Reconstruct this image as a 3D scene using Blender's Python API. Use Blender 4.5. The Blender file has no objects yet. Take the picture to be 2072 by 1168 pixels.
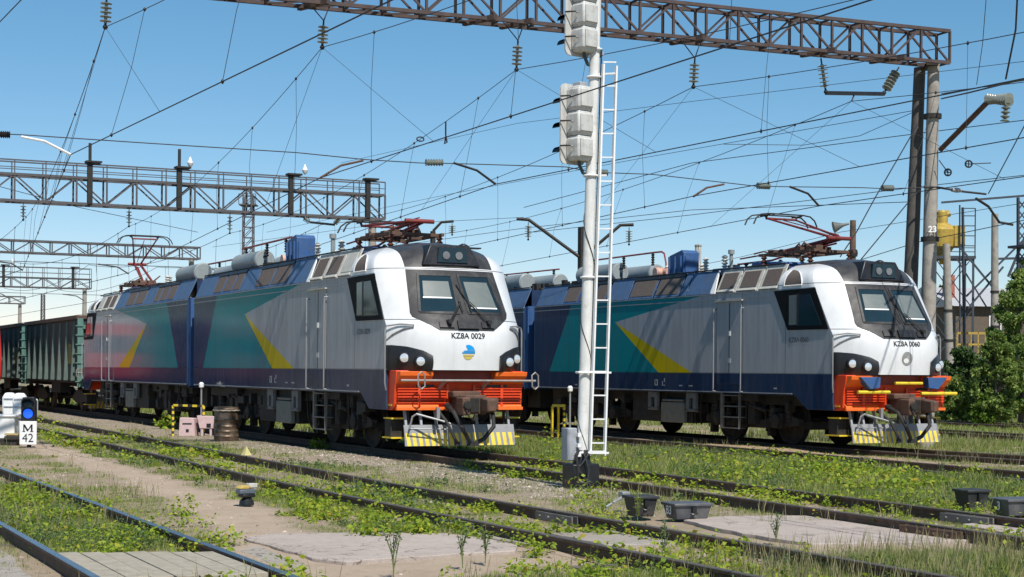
import bpy, bmesh, math, random
import numpy as np
from mathutils import Vector, Matrix, noise as mnoise
random.seed(7); RNG = np.random.default_rng(11)
S = bpy.context.scene; COL = S.collection
PI = math.pi; R = math.radians
# ---------------------------------------------------------------- camera frame
F = 3290.0; YAW = R(25.9); CA, SA = math.cos(YAW), math.sin(YAW); EYE = 1.78; ROLL = .0076
def der(px, py):
    u = px - 1036; w = py - 584
    return u + w*ROLL, w - u*ROLL - 166.1
def at(px, py, z=-.1):                      # ground-plane point seen at a pixel of the survey photo
    u, w = der(px, py); Z = F*(EYE - z)/w; r = u*Z/F
    return Vector((r*CA + Z*SA, -r*SA + Z*CA, z))
def pz(px, py, Z):                          # point at a given distance
    u, w = der(px, py); r = u*Z/F
    return Vector((r*CA + Z*SA, -r*SA + Z*CA, EYE - w*Z/F))
def onx(px, py, X):
    u, w = der(px, py); r = u/F; Y = X*(CA - r*SA)/(SA + r*CA); Z = X*SA + Y*CA
    return Vector((X, Y, EYE - w*Z/F))
# ---------------------------------------------------------------- object helpers
def tag(o, label=None, cat=None, group=None, kind=None):
    if label: o['label'] = label
    if cat: o['category'] = cat
    if group: o['group'] = group
    if kind: o['kind'] = kind
    return o
def empty(name, loc=(0, 0, 0), rz=0, label=None, cat=None, group=None, kind=None):
    o = bpy.data.objects.new(name, None); COL.objects.link(o)
    o.location = loc; o.rotation_euler = (0, 0, rz); o.empty_display_size = .3
    return tag(o, label, cat, group, kind)
class MB:
    def __init__(s): s.v = []; s.f = []; s.m = []; s.cm = 0
    def add(s, vs, fs):
        b = len(s.v); s.v += [tuple(v) for v in vs]
        for f in fs: s.f.append(tuple(i + b for i in f)); s.m.append(s.cm)
        return s
    def box(s, x0, x1, y0, y1, z0, z1):
        v = [(x0,y0,z0),(x1,y0,z0),(x1,y1,z0),(x0,y1,z0),(x0,y0,z1),(x1,y0,z1),(x1,y1,z1),(x0,y1,z1)]
        return s.add(v, [(0,3,2,1),(4,5,6,7),(0,1,5,4),(1,2,6,5),(2,3,7,6),(3,0,4,7)])
    def bar(s, a, b, w, h=None, up=(0,0,1)):
        a = Vector(a); b = Vector(b); h = h or w; d = (b - a)
        if d.length < 1e-6: return s
        d.normalize(); u = Vector(up)
        if abs(d.dot(u)) > .98: u = Vector((1,0,0))
        x = d.cross(u).normalized(); y = x.cross(d).normalized()
        vs = [p + x*sx*w/2 + y*sy*h/2 for p in (a, b) for sx, sy in ((-1,-1),(1,-1),(1,1),(-1,1))]
        return s.add(vs, [(0,3,2,1),(4,5,6,7),(0,1,5,4),(1,2,6,5),(2,3,7,6),(3,0,4,7)])
    def tube(s, pts, r, n=8, cap=True):
        pts = [Vector(p) for p in pts]; rs = r if isinstance(r, (list, tuple)) else [r]*len(pts)
        rings = []; pu = None
        for i, p in enumerate(pts):
            d = (pts[min(i+1, len(pts)-1)] - pts[max(i-1, 0)]).normalized()
            if pu is None:
                pu = Vector((0,0,1)) if abs(d.z) < .9 else Vector((1,0,0))
            x = d.cross(pu)
            if x.length < 1e-5: x = d.cross(Vector((0,1,0)))
            x.normalize(); y = x.cross(d).normalized(); pu = y
            rings.append([p + (x*math.cos(2*PI*k/n) + y*math.sin(2*PI*k/n))*rs[i] for k in range(n)])
        vs = [v for r_ in rings for v in r_]; fs = []
        for i in range(len(pts)-1):
            for k in range(n):
                fs.append((i*n+k, i*n+(k+1) % n, (i+1)*n+(k+1) % n, (i+1)*n+k))
        if cap: fs.append(tuple(range(n))[::-1]); fs.append(tuple((len(pts)-1)*n + k for k in range(n)))
        return s.add(vs, fs)
    def cyl(s, a, b, r, n=16, r2=None): return s.tube([a, b], [r, r if r2 is None else r2], n)
    def lathe(s, prof, o=(0,0,0), axis='z', n=20):   # prof: (r, h)
        vs = []; fs = []; o = Vector(o)
        for r, h in prof:
            for k in range(n):
                a = 2*PI*k/n; c, q = r*math.cos(a), r*math.sin(a)
                vs.append(o + Vector({'z': (c,q,h), 'y': (c,h,q), 'x': (h,c,q)}[axis]))
        for i in range(len(prof)-1):
            for k in range(n): fs.append((i*n+k, i*n+(k+1) % n, (i+1)*n+(k+1) % n, (i+1)*n+k))
        fs.append(tuple(range(n))[::-1]); fs.append(tuple((len(prof)-1)*n + k for k in range(n)))
        return s.add(vs, fs)
    def prism(s, poly, axis, a, b):           # poly of 2D points extruded along an axis
        n = len(poly); m = {'x': lambda p,h:(h,p[0],p[1]), 'y': lambda p,h:(p[0],h,p[1]), 'z': lambda p,h:(p[0],p[1],h)}[axis]
        vs = [m(p, a) for p in poly] + [m(p, b) for p in poly]
        return s.add(vs, [tuple(range(n))[::-1], tuple(range(n, 2*n))] + [(k, (k+1) % n, n+(k+1) % n, n+k) for k in range(n)])
    def build_loose(s, name, mats, parent=None, **kw):   # every connected piece its own object
        par = list(range(len(s.v)))
        def fd(i):
            while par[i] != i: par[i] = par[par[i]]; i = par[i]
            return i
        for f in s.f:
            for i in f[1:]: par[fd(i)] = fd(f[0])
        gr = {}
        for f in s.f: gr.setdefault(fd(f[0]), []).append(f)
        out = []
        for fs in gr.values():
            ids = sorted({i for f in fs for i in f}); mp = {i: k for k, i in enumerate(ids)}
            out.append(MB().add([s.v[i] for i in ids], [tuple(mp[i] for i in f) for f in fs]).build(name, mats, parent, **kw))
        return out
    def build(s, name, mats, parent=None, bevel=0, smooth=35, **kw):
        me = bpy.data.meshes.new(name); me.from_pydata(s.v, [], s.f)
        if not isinstance(mats, (list, tuple)): mats = [mats]
        for m in mats: me.materials.append(m)
        me.polygons.foreach_set('material_index', s.m)
        bm = bmesh.new(); bm.from_mesh(me); bmesh.ops.recalc_face_normals(bm, faces=bm.faces); bm.to_mesh(me); bm.free()
        if smooth:
            me.polygons.foreach_set('use_smooth', [True]*len(me.polygons)); me.set_sharp_from_angle(angle=R(smooth))
        o = bpy.data.objects.new(name, me); COL.objects.link(o)
        if parent is not None: o.parent = parent
        if bevel:
            b = o.modifiers.new('bevel', 'BEVEL'); b.width = bevel; b.segments = 2; b.limit_method = 'ANGLE'; b.angle_limit = R(40)
        return tag(o, **kw)
def np_mesh(name, V, faces_n, mats, **kw):    # V: (k*faces_n,3): separate polygons
    me = bpy.data.meshes.new(name); nv = len(V); nf = nv//faces_n
    me.vertices.add(nv); me.vertices.foreach_set('co', np.ascontiguousarray(V, dtype=np.float32).ravel())
    me.loops.add(nv); me.loops.foreach_set('vertex_index', np.arange(nv, dtype=np.int32))
    me.polygons.add(nf); me.polygons.foreach_set('loop_start', np.arange(0, nv, faces_n, dtype=np.int32))
    for m in mats: me.materials.append(m)
    me.update(calc_edges=True); me.validate()
    o = bpy.data.objects.new(name, me); COL.objects.link(o); return tag(o, **kw)
def copy_tree(o, parent=None):
    c = o.copy(); COL.objects.link(c)
    if parent is not None: c.parent = parent
    for ch in [q for q in list(COL.objects) if q.parent == o]: copy_tree(ch, c)
    return c
def text_mesh(body, size, bold=0, sx=1):
    cu = bpy.data.curves.new('t', 'FONT'); cu.body = body; cu.size = size; cu.align_x = 'CENTER'; cu.align_y = 'CENTER'; cu.offset = bold
    ob = bpy.data.objects.new('t', cu); COL.objects.link(ob); bpy.context.view_layer.update()
    me = bpy.data.meshes.new_from_object(ob.evaluated_get(bpy.context.evaluated_depsgraph_get()))
    bm = bmesh.new(); bm.from_mesh(me); bmesh.ops.subdivide_edges(bm, edges=bm.edges[:], cuts=1); 
    vs = [(v.co.x*sx, v.co.y) for v in bm.verts]; fs = [tuple(v.index for v in f.verts) for f in bm.faces]; bm.free()
    bpy.data.objects.remove(ob); return vs, fs
# ---------------------------------------------------------------- materials
class G:                                     # tiny node graph builder
    def __init__(s, name):
        s.m = bpy.data.materials.new(name); s.m.use_nodes = True; s.nt = s.m.node_tree; s.n = s.nt.nodes
        s.p = s.n['Principled BSDF']; s.out = s.n['Material Output']
        s.tc = s.n.new('ShaderNodeTexCoord')
    def new(s, t, **k):
        n = s.n.new(t)
        for a, b in k.items(): setattr(n, a, b)
        return n
    def put(s, sock, v):
        if isinstance(v, bpy.types.NodeSocket): s.nt.links.new(v, sock)
        else: sock.default_value = v
    def math(s, op, a, b=0.0, c=None, clamp=False):
        n = s.new('ShaderNodeMath', operation=op, use_clamp=clamp); s.put(n.inputs[0], a); s.put(n.inputs[1], b)
        if c is not None: s.put(n.inputs[2], c)
        return n.outputs[0]
    def mix(s, f, a, b, mode='MIX'):
        n = s.new('ShaderNodeMix', data_type='RGBA', blend_type=mode)
        s.put(n.inputs[0], f)
        for sock, v in ((n.inputs[6], a), (n.inputs[7], b)):
            s.put(sock, v if isinstance(v, bpy.types.NodeSocket) else (v[0], v[1], v[2], 1))
        return n.outputs[2]
    def noise(s, scale, detail=4, sc=(1,1,1), rough=.55, coord='Object', dist=0):
        mp = s.new('ShaderNodeMapping'); mp.inputs['Scale'].default_value = sc; s.nt.links.new(s.tc.outputs[coord], mp.inputs[0])
        n = s.new('ShaderNodeTexNoise'); n.inputs['Scale'].default_value = scale; n.inputs['Detail'].default_value = detail
        n.inputs['Roughness'].default_value = rough; n.inputs['Distortion'].default_value = dist
        s.nt.links.new(mp.outputs[0], n.inputs['Vector']); return n.outputs['Fac']
    def ramp(s, f, stops):
        n = s.new('ShaderNodeValToRGB'); e = n.color_ramp.elements
        while len(e) < len(stops): e.new(.5)
        for k, (p, c) in enumerate(stops):
            e[k].position = p; e[k].color = (c, c, c, 1) if not isinstance(c, (tuple, list)) else (*c[:3], 1)
        s.put(n.inputs[0], f); return n.outputs[0]
    def bump(s, h, strength=.2, dist=.02):
        b = s.new('ShaderNodeBump'); b.inputs['Strength'].default_value = strength; b.inputs['Distance'].default_value = dist
        s.put(b.inputs['Height'], h); s.nt.links.new(b.outputs[0], s.p.inputs['Normal'])
    def xyz(s, coord='Object'):
        n = s.new('ShaderNodeSeparateXYZ'); s.nt.links.new(s.tc.outputs[coord], n.inputs[0]); return n.outputs
    def finish(s, col, rough=.5, metal=0, coat=0, spec=.5):
        s.put(s.p.inputs['Base Color'], col if isinstance(col, bpy.types.NodeSocket) else (*col, 1))
        s.put(s.p.inputs['Roughness'], rough); s.p.inputs['Metallic'].default_value = metal
        s.p.inputs['Coat Weight'].default_value = coat; s.p.inputs['Specular IOR Level'].default_value = spec
        s.p.inputs['Coat Roughness'].default_value = .08
        return s.m
MATS = {}
def pm(name, col, rough=.5, metal=0, var=.25, scale=5, bump=0, dirt=None, da=.5, coat=0, streak=0, spec=.5):
    if name in MATS: return MATS[name]
    g = G(name); nz = g.noise(scale, 5)
    c = g.mix(g.ramp(nz, [(.25, 0.), (.75, 1.)]), tuple(x*(1-var) for x in col), tuple(min(1, x*(1+var*.6)) for x in col))
    if dirt:
        d = g.ramp(g.noise(scale*.6 + 1.3, 8, rough=.7), [(.62 - da*.35, 0.), (.75 - da*.2, 1.)]); c = g.mix(g.math('MULTIPLY', d, min(1, da + .2)), c, dirt)
    if streak:
        st = g.ramp(g.noise(3, 5, (4, 4, .35), .7), [(.45, 0.), (.8, 1.)]); c = g.mix(g.math('MULTIPLY', st, streak), c, (.09, .075, .06))
    rg = g.math('MULTIPLY_ADD', g.noise(scale*2, 3), .25, rough - .12)
    if bump: g.bump(g.noise(scale*6, 5), bump, .02)
    MATS[name] = g.finish(c, rg, metal, coat, spec); return MATS[name]
white = pm('white paint', (.8,.8,.79), .35, dirt=(.45,.42,.38), da=.15, var=.06, streak=.12)
lightgrey = pm('light grey paint', (.33,.35,.38), .5, var=.15, dirt=(.15,.13,.11), da=.25, streak=.2)
blackp = pm('black paint', (.014,.014,.016), .4, var=.4, dirt=(.05,.045,.04), da=.15)
dark = pm('dark greasy metal', (.018,.016,.014), .7, var=.4, dirt=(.06,.047,.035), da=.3, bump=.3)
bogie_m = pm('dusty bogie steel', (.025,.021,.018), .8, var=.45, dirt=(.08,.065,.05), da=.35, bump=.4)
navy = pm('navy blue paint', (.018,.04,.10), .35, var=.2, streak=.3)
royal = pm('blue roof paint', (.03,.10,.27), .5, var=.2, dirt=(.08,.1,.13), da=.35, streak=.35)
steelblue = pm('dusty blue panel', (.06,.12,.24), .5, var=.2, dirt=(.1,.12,.15), da=.4, streak=.3)
cream = pm('cream painted metal', (.55,.53,.47), .5, var=.12, dirt=(.3,.27,.22), da=.35, streak=.25)
orange = pm('orange red paint', (.78,.065,.012), .4, var=.15, dirt=(.3,.08,.03), da=.2, streak=.12)
orangelt = pm('orange paint', (.88,.16,.02), .45, var=.1, dirt=(.4,.12,.04), da=.15)
yellow = pm('yellow paint', (.75,.55,.03), .5, var=.15, dirt=(.3,.22,.08), da=.25)
redp = pm('red paint', (.22,.025,.022), .5, var=.3, dirt=(.09,.05,.04), da=.45)
rust = pm('rusty steel', (.13,.07,.045), .85, var=.4, dirt=(.06,.045,.04), da=.5, bump=.4)
gantry_m = pm('weathered gantry steel', (.07,.048,.045), .75, var=.35, dirt=(.11,.07,.05), da=.4)
gantry_far = pm('far gantry steel', (.09,.085,.09), .75, var=.25)
galv = pm('galvanised steel', (.33,.34,.35), .5, .4, var=.15)
concrete = pm('weathered concrete', (.34,.31,.27), .85, var=.22, scale=3, dirt=(.15,.13,.11), da=.35, bump=.35, streak=.3)
darkconc = pm('dark wooden pole', (.07,.055,.04), .85, var=.3, bump=.4)
tank_m = pm('grey tank paint', (.27,.30,.30), .4, var=.12, dirt=(.2,.17,.14), da=.3, streak=.2)
porcel = pm('grey green glass insulator', (.20,.22,.19), .25, var=.2, coat=.5)
copper = pm('pink pipe paint', (.6,.36,.27), .5, var=.15)
wire_m = pm('dark wire', (.03,.03,.035), .6, var=.1)
rubber = pm('black rubber', (.02,.02,.02), .7, var=.2)
grille_m = pm('brown mesh grille', (.13,.10,.085), .75, var=.2, scale=30, dirt=(.2,.17,.14), da=.3, bump=.5)
rail_side = pm('rail rust', (.085,.055,.04), .8, var=.35, scale=8, dirt=(.16,.11,.07), da=.4, bump=.3)
rail_top = pm('polished rail head', (.36,.38,.42), .28, .9, var=.15)
rail_dull = pm('dull rail head', (.17,.14,.12), .5, .5, var=.25)
wood = pm('grey weathered planks', (.36,.32,.25), .85, var=.2, scale=7, dirt=(.2,.17,.13), da=.3, bump=.5)
sleeper_m = pm('old sleeper', (.16,.13,.1), .9, var=.3, bump=.5)
grimy = pm('grimy white mast paint', (.56,.56,.54), .5, var=.15, dirt=(.22,.19,.16), da=.35, streak=.35)
chrome = pm('lamp reflector', (.75,.77,.78), .18, .5, var=.1)
pipe_red = pm('red brown pipe', (.25,.05,.045), .5, var=.3, dirt=(.1,.06,.05), da=.3)
pink = pm('faded pink paint', (.58,.42,.42), .7, var=.12, dirt=(.35,.25,.2), da=.3)
def glass_mat():
    g = G('dark teal glass'); nz = g.noise(1.2, 3)
    c = g.mix(nz, (.008,.018,.028), (.02,.045,.06)); return g.finish(c, .05, 0, 0, .35)
glass = glass_mat()
blind_m = pm('pale blind behind glass', (.14,.16,.15), .5, var=.12, coat=.9)
def stripes_mat():
    g = G('yellow hazard stripes'); o = g.xyz()
    f = g.math('FRACT', g.math('MULTIPLY', g.math('ADD', o[0], g.math('MULTIPLY', o[2], .12)), 1/.14))
    m = g.math('GREATER_THAN', f, .42); low = g.math('LESS_THAN', o[2], .45)
    c = g.mix(g.math('MULTIPLY', m, low), (.26,.27,.285), (.82,.60,.05))
    d = g.ramp(g.noise(6, 8, rough=.75), [(.5, 0.), (.72, 1.)]); c = g.mix(g.math('MULTIPLY', d, .75), c, (.2,.17,.13))
    return g.finish(c, .55)
stripe_m = stripes_mat()
def banded(name, c1, c2, per, axis=0):
    g = G(name); o = g.xyz(); f = g.math('FRACT', g.math('MULTIPLY', o[axis], 1/per)); c = g.mix(g.math('GREATER_THAN', f, .5), c1, c2)
    d = g.ramp(g.noise(8, 6), [(.5, 0.), (.75, 1.)]); return g.finish(g.mix(g.math('MULTIPLY', d, .5), c, (.15,.12,.08)), .6)
band_x = banded('yellow black bands', (.75,.55,.03), (.02,.02,.02), .2, 0)
band_z = banded('yellow black post bands', (.75,.55,.03), (.02,.02,.02), .16, 2)
def livery_mat():
    g = G('locomotive livery'); o = g.xyz(); y, z = o[1], o[2]
    zz = g.math('SUBTRACT', z, 1.78)
    fe = g.math('LESS_THAN', y, g.math('MULTIPLY_ADD', zz, 2.884, 6.13))
    be = g.math('LESS_THAN', y, g.math('MULTIPLY_ADD', zz, 1.692, 7.87))
    ul = g.math('LESS_THAN', z, g.math('MULTIPLY_ADD', g.math('SUBTRACT', 10.34, y), .129, 3.24))
    grey = g.math('MULTIPLY', fe, ul)
    low = g.math('LESS_THAN', z, 3.24)
    yel = g.math('MULTIPLY', g.math('MULTIPLY', be, low), g.math('SUBTRACT', 1, fe))
    lb = g.math('LESS_THAN', y, g.math('MULTIPLY_ADD', zz, -.7, 14.5))
    c = g.mix(lb, (.022,.05,.12), (.0,.25,.29))
    c = g.mix(yel, c, (.62,.48,.0)); c = g.mix(grey, c, (.41,.425,.455))
    nv = g.math('LESS_THAN', z, 1.78); c = g.mix(nv, c, (.016,.042,.105))
    seam = g.math('LESS_THAN', g.math('ABSOLUTE', g.math('SUBTRACT', z, 1.79)), .012); c = g.mix(g.math('MULTIPLY', seam, .5), c, (.02,.02,.03))
    st = g.ramp(g.noise(2.2, 6, (3, 3, .25), .7), [(.42, 0.), (.85, 1.)]); c = g.mix(g.math('MULTIPLY', st, .48), c, (.12,.11,.10))
    lowd = g.math('MULTIPLY', g.ramp(g.noise(5, 6), [(.35, 0.), (.7, 1.)]), .15)
    c = g.mix(g.math('MULTIPLY', lowd, nv), c, (.07,.06,.06))
    for yy in (4.95, 3.78, 1.9, 10.9, 13.2):   # panel joints
        j = g.math('LESS_THAN', g.math('ABSOLUTE', g.math('SUBTRACT', y, yy)), .012); c = g.mix(g.math('MULTIPLY', j, .65), c, (.05,.05,.05))
    g.bump(g.noise(1.1, 2, (1, 1, .8)), .05, .04)
    return g.finish(c, g.math('MULTIPLY_ADD', g.noise(5, 4), .16, .05), 0, 0, .11)
livery = livery_mat()
def nose_mat():
    g = G('white cab paint with dark roof band'); o = g.xyz(); x, y, z = o
    ax = g.math('ABSOLUTE', x)
    edge = g.math('ADD', 1.03, g.math('MULTIPLY', g.math('MAXIMUM', g.math('SUBTRACT', z, 4.3), 0), 0.0))
    band = g.math('MULTIPLY', g.math('LESS_THAN', ax, edge), g.math('GREATER_THAN', z, 3.98))
    n1 = g.noise(3, 7, rough=.7)
    soot = g.math('MULTIPLY', g.ramp(z, [(.0, 0.), (1., 1.)]), 1)
    top = g.math('MULTIPLY', g.math('SUBTRACT', z, 4.25), 2.4, clamp=True); top = g.math('MULTIPLY', top, g.ramp(n1, [(.25, .1), (.6, 1.)]))
    c = g.mix(g.ramp(g.noise(2, 4), [(.3, 0.), (.7, 1.)]), (.66,.67,.68), (.75,.755,.76))
    st = g.ramp(g.noise(3.2, 6, (3, 3, .25), .75), [(.52, 0.), (.85, 1.)]); c = g.mix(g.math('MULTIPLY', st, .32), c, (.36,.33,.29))
    c = g.mix(top, c, (.2,.18,.15))
    c = g.mix(band, c, g.mix(g.ramp(n1, [(.3, 0.), (.75, 1.)]), (.022,.022,.024), (.075,.07,.066)))
    for zz in (3.955, 2.84):
        j = g.math('LESS_THAN', g.math('ABSOLUTE', g.math('SUBTRACT', z, zz)), .010); c = g.mix(g.math('MULTIPLY', j, .8), c, (.04,.04,.04))
    return g.finish(c, g.math('MULTIPLY_ADD', n1, .3, .2), 0, .25)
nose_m = nose_mat()
surround_m = pm('dusty dark windscreen frame', (.03,.031,.034), .5, var=.3, scale=3, dirt=(.10,.097,.093), da=.4, streak=.3, spec=.3)
# ---------------------------------------------------------------- locomotive
def interp(t, tab):
    for (a, va), (b, vb) in zip(tab, tab[1:]):
        if t <= b: 
            k = (t - a)/(b - a) if b > a else 0
            return va + (vb - va)*max(0, min(1, k))
    return tab[-1][1]
PROF = [(1.7,-.72),(1.78,-.74),(2.18,-.78),(2.5,-.77),(2.65,-.73),(2.81,-.64),(3.07,-.46),(3.83,.03),(4.05,.17),(4.24,.31),(4.36,.42),(4.46,.58),(4.54,.82),(4.585,1.05),(4.6,1.35)]
CORN = [(1.7,0),(2.7,0),(2.86,.12),(3.86,.72),(4.1,.86),(4.3,1.0),(4.6,1.6)]
def hw(z): return 1.55 if z <= 3.86 else 1.55*(max(0, 1 - ((z-3.86)/.75)**2.6))**.5
def surf(x, z, off=0):
    w = hw(z); p = interp(z, PROF); c = interp(z, CORN); t = min(1, abs(x)/w) if w > 1e-4 else 0
    n = 3.0 if z < 3.0 else 3.4
    return p + (max(c, p) - p)*t**n - off
def patch(zs, xl, xr, off, nx=8):            # skin lying off the nose surface
    mb = MB(); vs = []; fs = []
    for z in zs:
        for k in range(nx+1):
            x = xl(z) + (xr(z) - xl(z))*k/nx; vs.append((x, surf(x, z, off), z))
    for i in range(len(zs)-1):
        for k in range(nx): a = i*(nx+1)+k; fs.append((a, a+1, a+nx+2, a+nx+1))
    n = len(vs); th = min(off*.9, .03)
    vs += [(x, y + th, z) for x, y, z in vs]
    fs2 = fs + [tuple(n+i for i in f[::-1]) for f in fs]
    W = nx+1; H = len(zs)
    rim = [k for k in range(W)] + [i*W + W-1 for i in range(1, H)] + [(H-1)*W + k for k in range(W-2, -1, -1)] + [i*W for i in range(H-2, 0, -1)]
    for a, b in zip(rim, rim[1:] + rim[:1]): fs2.append((a, b, n+b, n+a))
    return mb.add(vs, fs2)
def lin(z0, x0, z1, x1): return lambda z: x0 + (x1 - x0)*(z - z0)/(z1 - z0)
def rng(a, b, n): return [a + (b-a)*i/n for i in range(n+1)]
def insul(mb, p, h=.3, r=.07, n=5):
    prof = []
    for i in range(n): prof += [(r*.5, h*i/n), (r, h*(i+.35)/n), (r*.5, h*(i+.8)/n)]
    mb.lathe(prof + [(r*.4, h)], p, 'z', 10)
def locomotive(loc, rz, label, number, variant, panto, detail=True):
    o = empty('electric_locomotive', loc, rz, label, 'locomotive', 'white nosed twin-unit electric freight locomotives')
    # body side walls, floor, rear wall
    mb = MB()
    side = [(15.55,1.29),(1.55,1.29),(1.0,.93),(-.02,.93),(0,1.2),(0,2.7),(.12,2.86),(.72,3.86),(15.55,3.86)]
    mb.prism(side, 'x', -1.55, -1.50); mb.prism(side, 'x', 1.50, 1.55)
    mb.box(-1.5, 1.5, 15.5, 15.55, 1.2, 3.86); mb.box(-1.5, 1.5, .2, 15.5, 1.25, 1.33)
    mb.build('body', livery, o, bevel=.012)
    b = MB()
    for sx in (-1, 1):
        b.box(*sorted((sx*1.55, sx*1.562)), .72, 15.55, 3.70, 3.722); b.box(*sorted((sx*1.55, sx*1.565)), .7, 15.55, 3.835, 3.86)
        b.box(*sorted((sx*1.55, sx*1.562)), 1.6, 15.5, 1.285, 1.31)
    b.build('side_trim', lightgrey, o)
    # nose shell
    zs = [1.78,1.9,2.05,2.2,2.35,2.5,2.6,2.7,2.8,2.9,3.07,3.25,3.45,3.65,3.86]
    zr = [3.86,3.94,4.02,4.1,4.18,4.26,4.34,4.4,4.46,4.5,4.54,4.565,4.585,4.595,4.605]
    NX = 40; vs = []; fs = []
    for z in zs:
        for k in range(NX+1):
            t = math.sin((k/NX - .5)*PI); x = t*hw(z); vs.append((x, surf(x, z), z))
    for i in range(len(zs)-1):
        for k in range(NX): a = i*(NX+1)+k; fs.append((a, a+1, a+NX+2, a+NX+1))
    m = MB(); m.add(vs, fs)
    vs = []; fs = []; BK = 2.2; nb = 6; W = NX+1+2*nb
    for z in zr:
        w = hw(min(z, 4.6)); c = max(interp(z, CORN), interp(z, PROF))
        row = [(-w, BK + (c-BK)*k/nb, z) for k in range(nb)]
        for k in range(NX+1):
            x = math.sin((k/NX - .5)*PI)*w; row.append((x, surf(x, z), z))
        row += [(w, c + (BK-c)*(k+1)/nb, z) for k in range(nb)]
        vs += row
    for i in range(len(zr)-1):
        for k in range(W-1): a = i*W+k; fs.append((a, a+1, a+W+1, a+W))
    m.add(vs, fs); m.build('cab_shell', nose_m, o, smooth=50)
    # windscreen surround with its lower apron
    wl = lambda z: -interp(z, [(2.62,.62),(2.9,1.10),(3.0,1.13),(3.93,1.03)])
    sur = patch(rng(2.62, 2.9, 4)+rng(3.0, 3.93, 7), wl, lambda z: -wl(z), .012, 16).build('windscreen_frame', surround_m, o)
    patch(rng(2.66, 2.83, 2), lambda z: -.22, lambda z: .26, .07, 4).build('wiper_cowl', blackp, sur)
    for sx in (-1, 1):
        patch(rng(2.68, 2.8, 2), (lambda z: -.62) if sx < 0 else (lambda z: .34), (lambda z: -.30) if sx < 0 else (lambda z: .64), .05, 4).build('step_plate', surround_m, sur)
    for sx in (-1, 1):
        xi = lambda z: interp(z, [(3.02,.14),(3.8,.10)]); xo = lambda z: interp(z, [(3.02,.93),(3.8,.80)])
        L = (lambda z: -xo(z)) if sx < 0 else xi; Rr = (lambda z: -xi(z)) if sx < 0 else xo
        pane = patch(rng(3.02, 3.8, 6), L, Rr, .02).build('windscreen', glass, o)
        lo = 3.34 if sx < 0 else 3.13
        patch(rng(lo, 3.68, 4), lambda z: L(z)+.07, lambda z: Rr(z)-.07, .024, 4).build('sun_blind', blind_m, pane)
        patch(rng(lo-.035, lo-.005, 1), lambda z: L(z)+.06, lambda z: Rr(z)-.06, .027, 4).build('blind_rail', white, pane)
        fr = MB()
        for (za, zb, f1, f2) in ((3.80,3.85,lambda z: L(z)-.04, lambda z: Rr(z)+.04), (2.97,3.02,lambda z: L(z)-.04, lambda z: Rr(z)+.04)):
            q = patch([za, zb], f1, f2, .035, 8); fr.add(q.v, q.f)
        for f1, f2 in ((lambda z: L(z)-.05, lambda z: L(z)), (lambda z: Rr(z), lambda z: Rr(z)+.05)):
            q = patch(rng(3.02, 3.8, 6), f1, f2, .035, 1); fr.add(q.v, q.f)
        fr.build('window_gasket', surround_m, pane)
    # wipers
    for bx, tx, bx2 in ((-.42, -.06, -.20), (.50, .14, .32)):
        w = MB(); a = Vector((bx, surf(bx, 2.8, .12), 2.8)); c = Vector((tx, surf(tx, 3.22, .09), 3.22)); 
        w.tube([a, c], .014, 6); w.tube([a + Vector((.05,0,0)), c + Vector((.03,0,.02))], .010, 6)
        e = Vector((tx + (.0 if bx < 0 else -.16), surf(tx, 3.66, .07), 3.62 if bx > 0 else 3.3)); st = Vector((tx+.02, surf(tx, 3.0, .07), 3.02))
        w.tube([st, c, e], .013, 6); w.cyl(a + Vector((0,.1,0)), a - Vector((0,.05,0)), .05, 10)
        w.build('wiper', rubber, o)
    # headlamp panel above the windscreen
    hl = MB(); z0, z1 = 4.03, 4.49
    xa = lambda z: interp(z, [(z0,.68),(z1,.46)])
    yb = surf(0, z0, .03)
    pts = [(-xa(z0), z0), (xa(z0), z0), (xa(z1), z1), (-xa(z1), z1)]
    vs = [(x, yb + (z - z0)*.22 + .0, z) for x, z in pts] + [(x, yb + .85, z) for x, z in pts]
    hl.add(vs, [(0,1,2,3),(4,7,6,5),(0,4,5,1),(1,5,6,2),(2,6,7,3),(3,7,4,0)])
    hp = hl.build('roof_lamp_housing', blackp, o, bevel=.02)
    q = MB(); q.prism([(-.34, 4.10), (.38, 4.10), (.34, 4.42), (-.30, 4.42)], 'y', yb - .012, yb + .12)
    q.build('lamp_window', glass, hp)
    for lx in (-.14, .16):
        q = MB(); yy = yb - .016
        q.lathe([(.085, 0), (.085, .03), (.05, .035)], (lx, yy - .02, 4.25), 'y', 18); q.build('roof_lamp', pm('dim lamp glass', (.16,.17,.18), .25, var=.3), hp)
    q = MB(); q.lathe([(.12,0),(.1,.06),(.03,.09)], (.75, 1.2, 4.52), 'z', 12); q.box(.5,1.15,1.1,1.3,4.50,4.53); q.build('antenna', blackp, o)
    # headlamp pods
    for sx in (-1, 1):
        xo = 1.50; xi = .86
        top = lambda x: interp(abs(x), [(.78,2.08),(.95,2.18),(1.25,2.27),(1.5,2.30),(1.56,2.30)])
        vs = []; fs = []; n = 12; mrow = 8
        for k in range(n+1):
            x = sx*(.78 + (1.545-.78)*k/n)
            for j in range(mrow+1):
                zb = 1.76; z = zb + (top(x) - zb)*j/mrow; bul = .055*math.sin(PI*min(1, max(0, (j+.4)/(mrow+.8))))
                vs.append((x, surf(x, z, .03 + bul), z))
        for k in range(n):
            for j in range(mrow): a = k*(mrow+1)+j; fs.append((a, a+1, a+mrow+2, a+mrow+1))
        N0 = len(vs); vs += [(x, surf(x, z, -.05), z) for x, y, z in vs]
        W = mrow+1
        rim = list(range(W)) + [i*W + mrow for i in range(1, n+1)] + [n*W + j for j in range(mrow-1, -1, -1)] + [i*W for i in range(n-1, 0, -1)]
        for a, b_ in zip(rim, rim[1:]+rim[:1]): fs.append((a, b_, N0+b_, N0+a))
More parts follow.
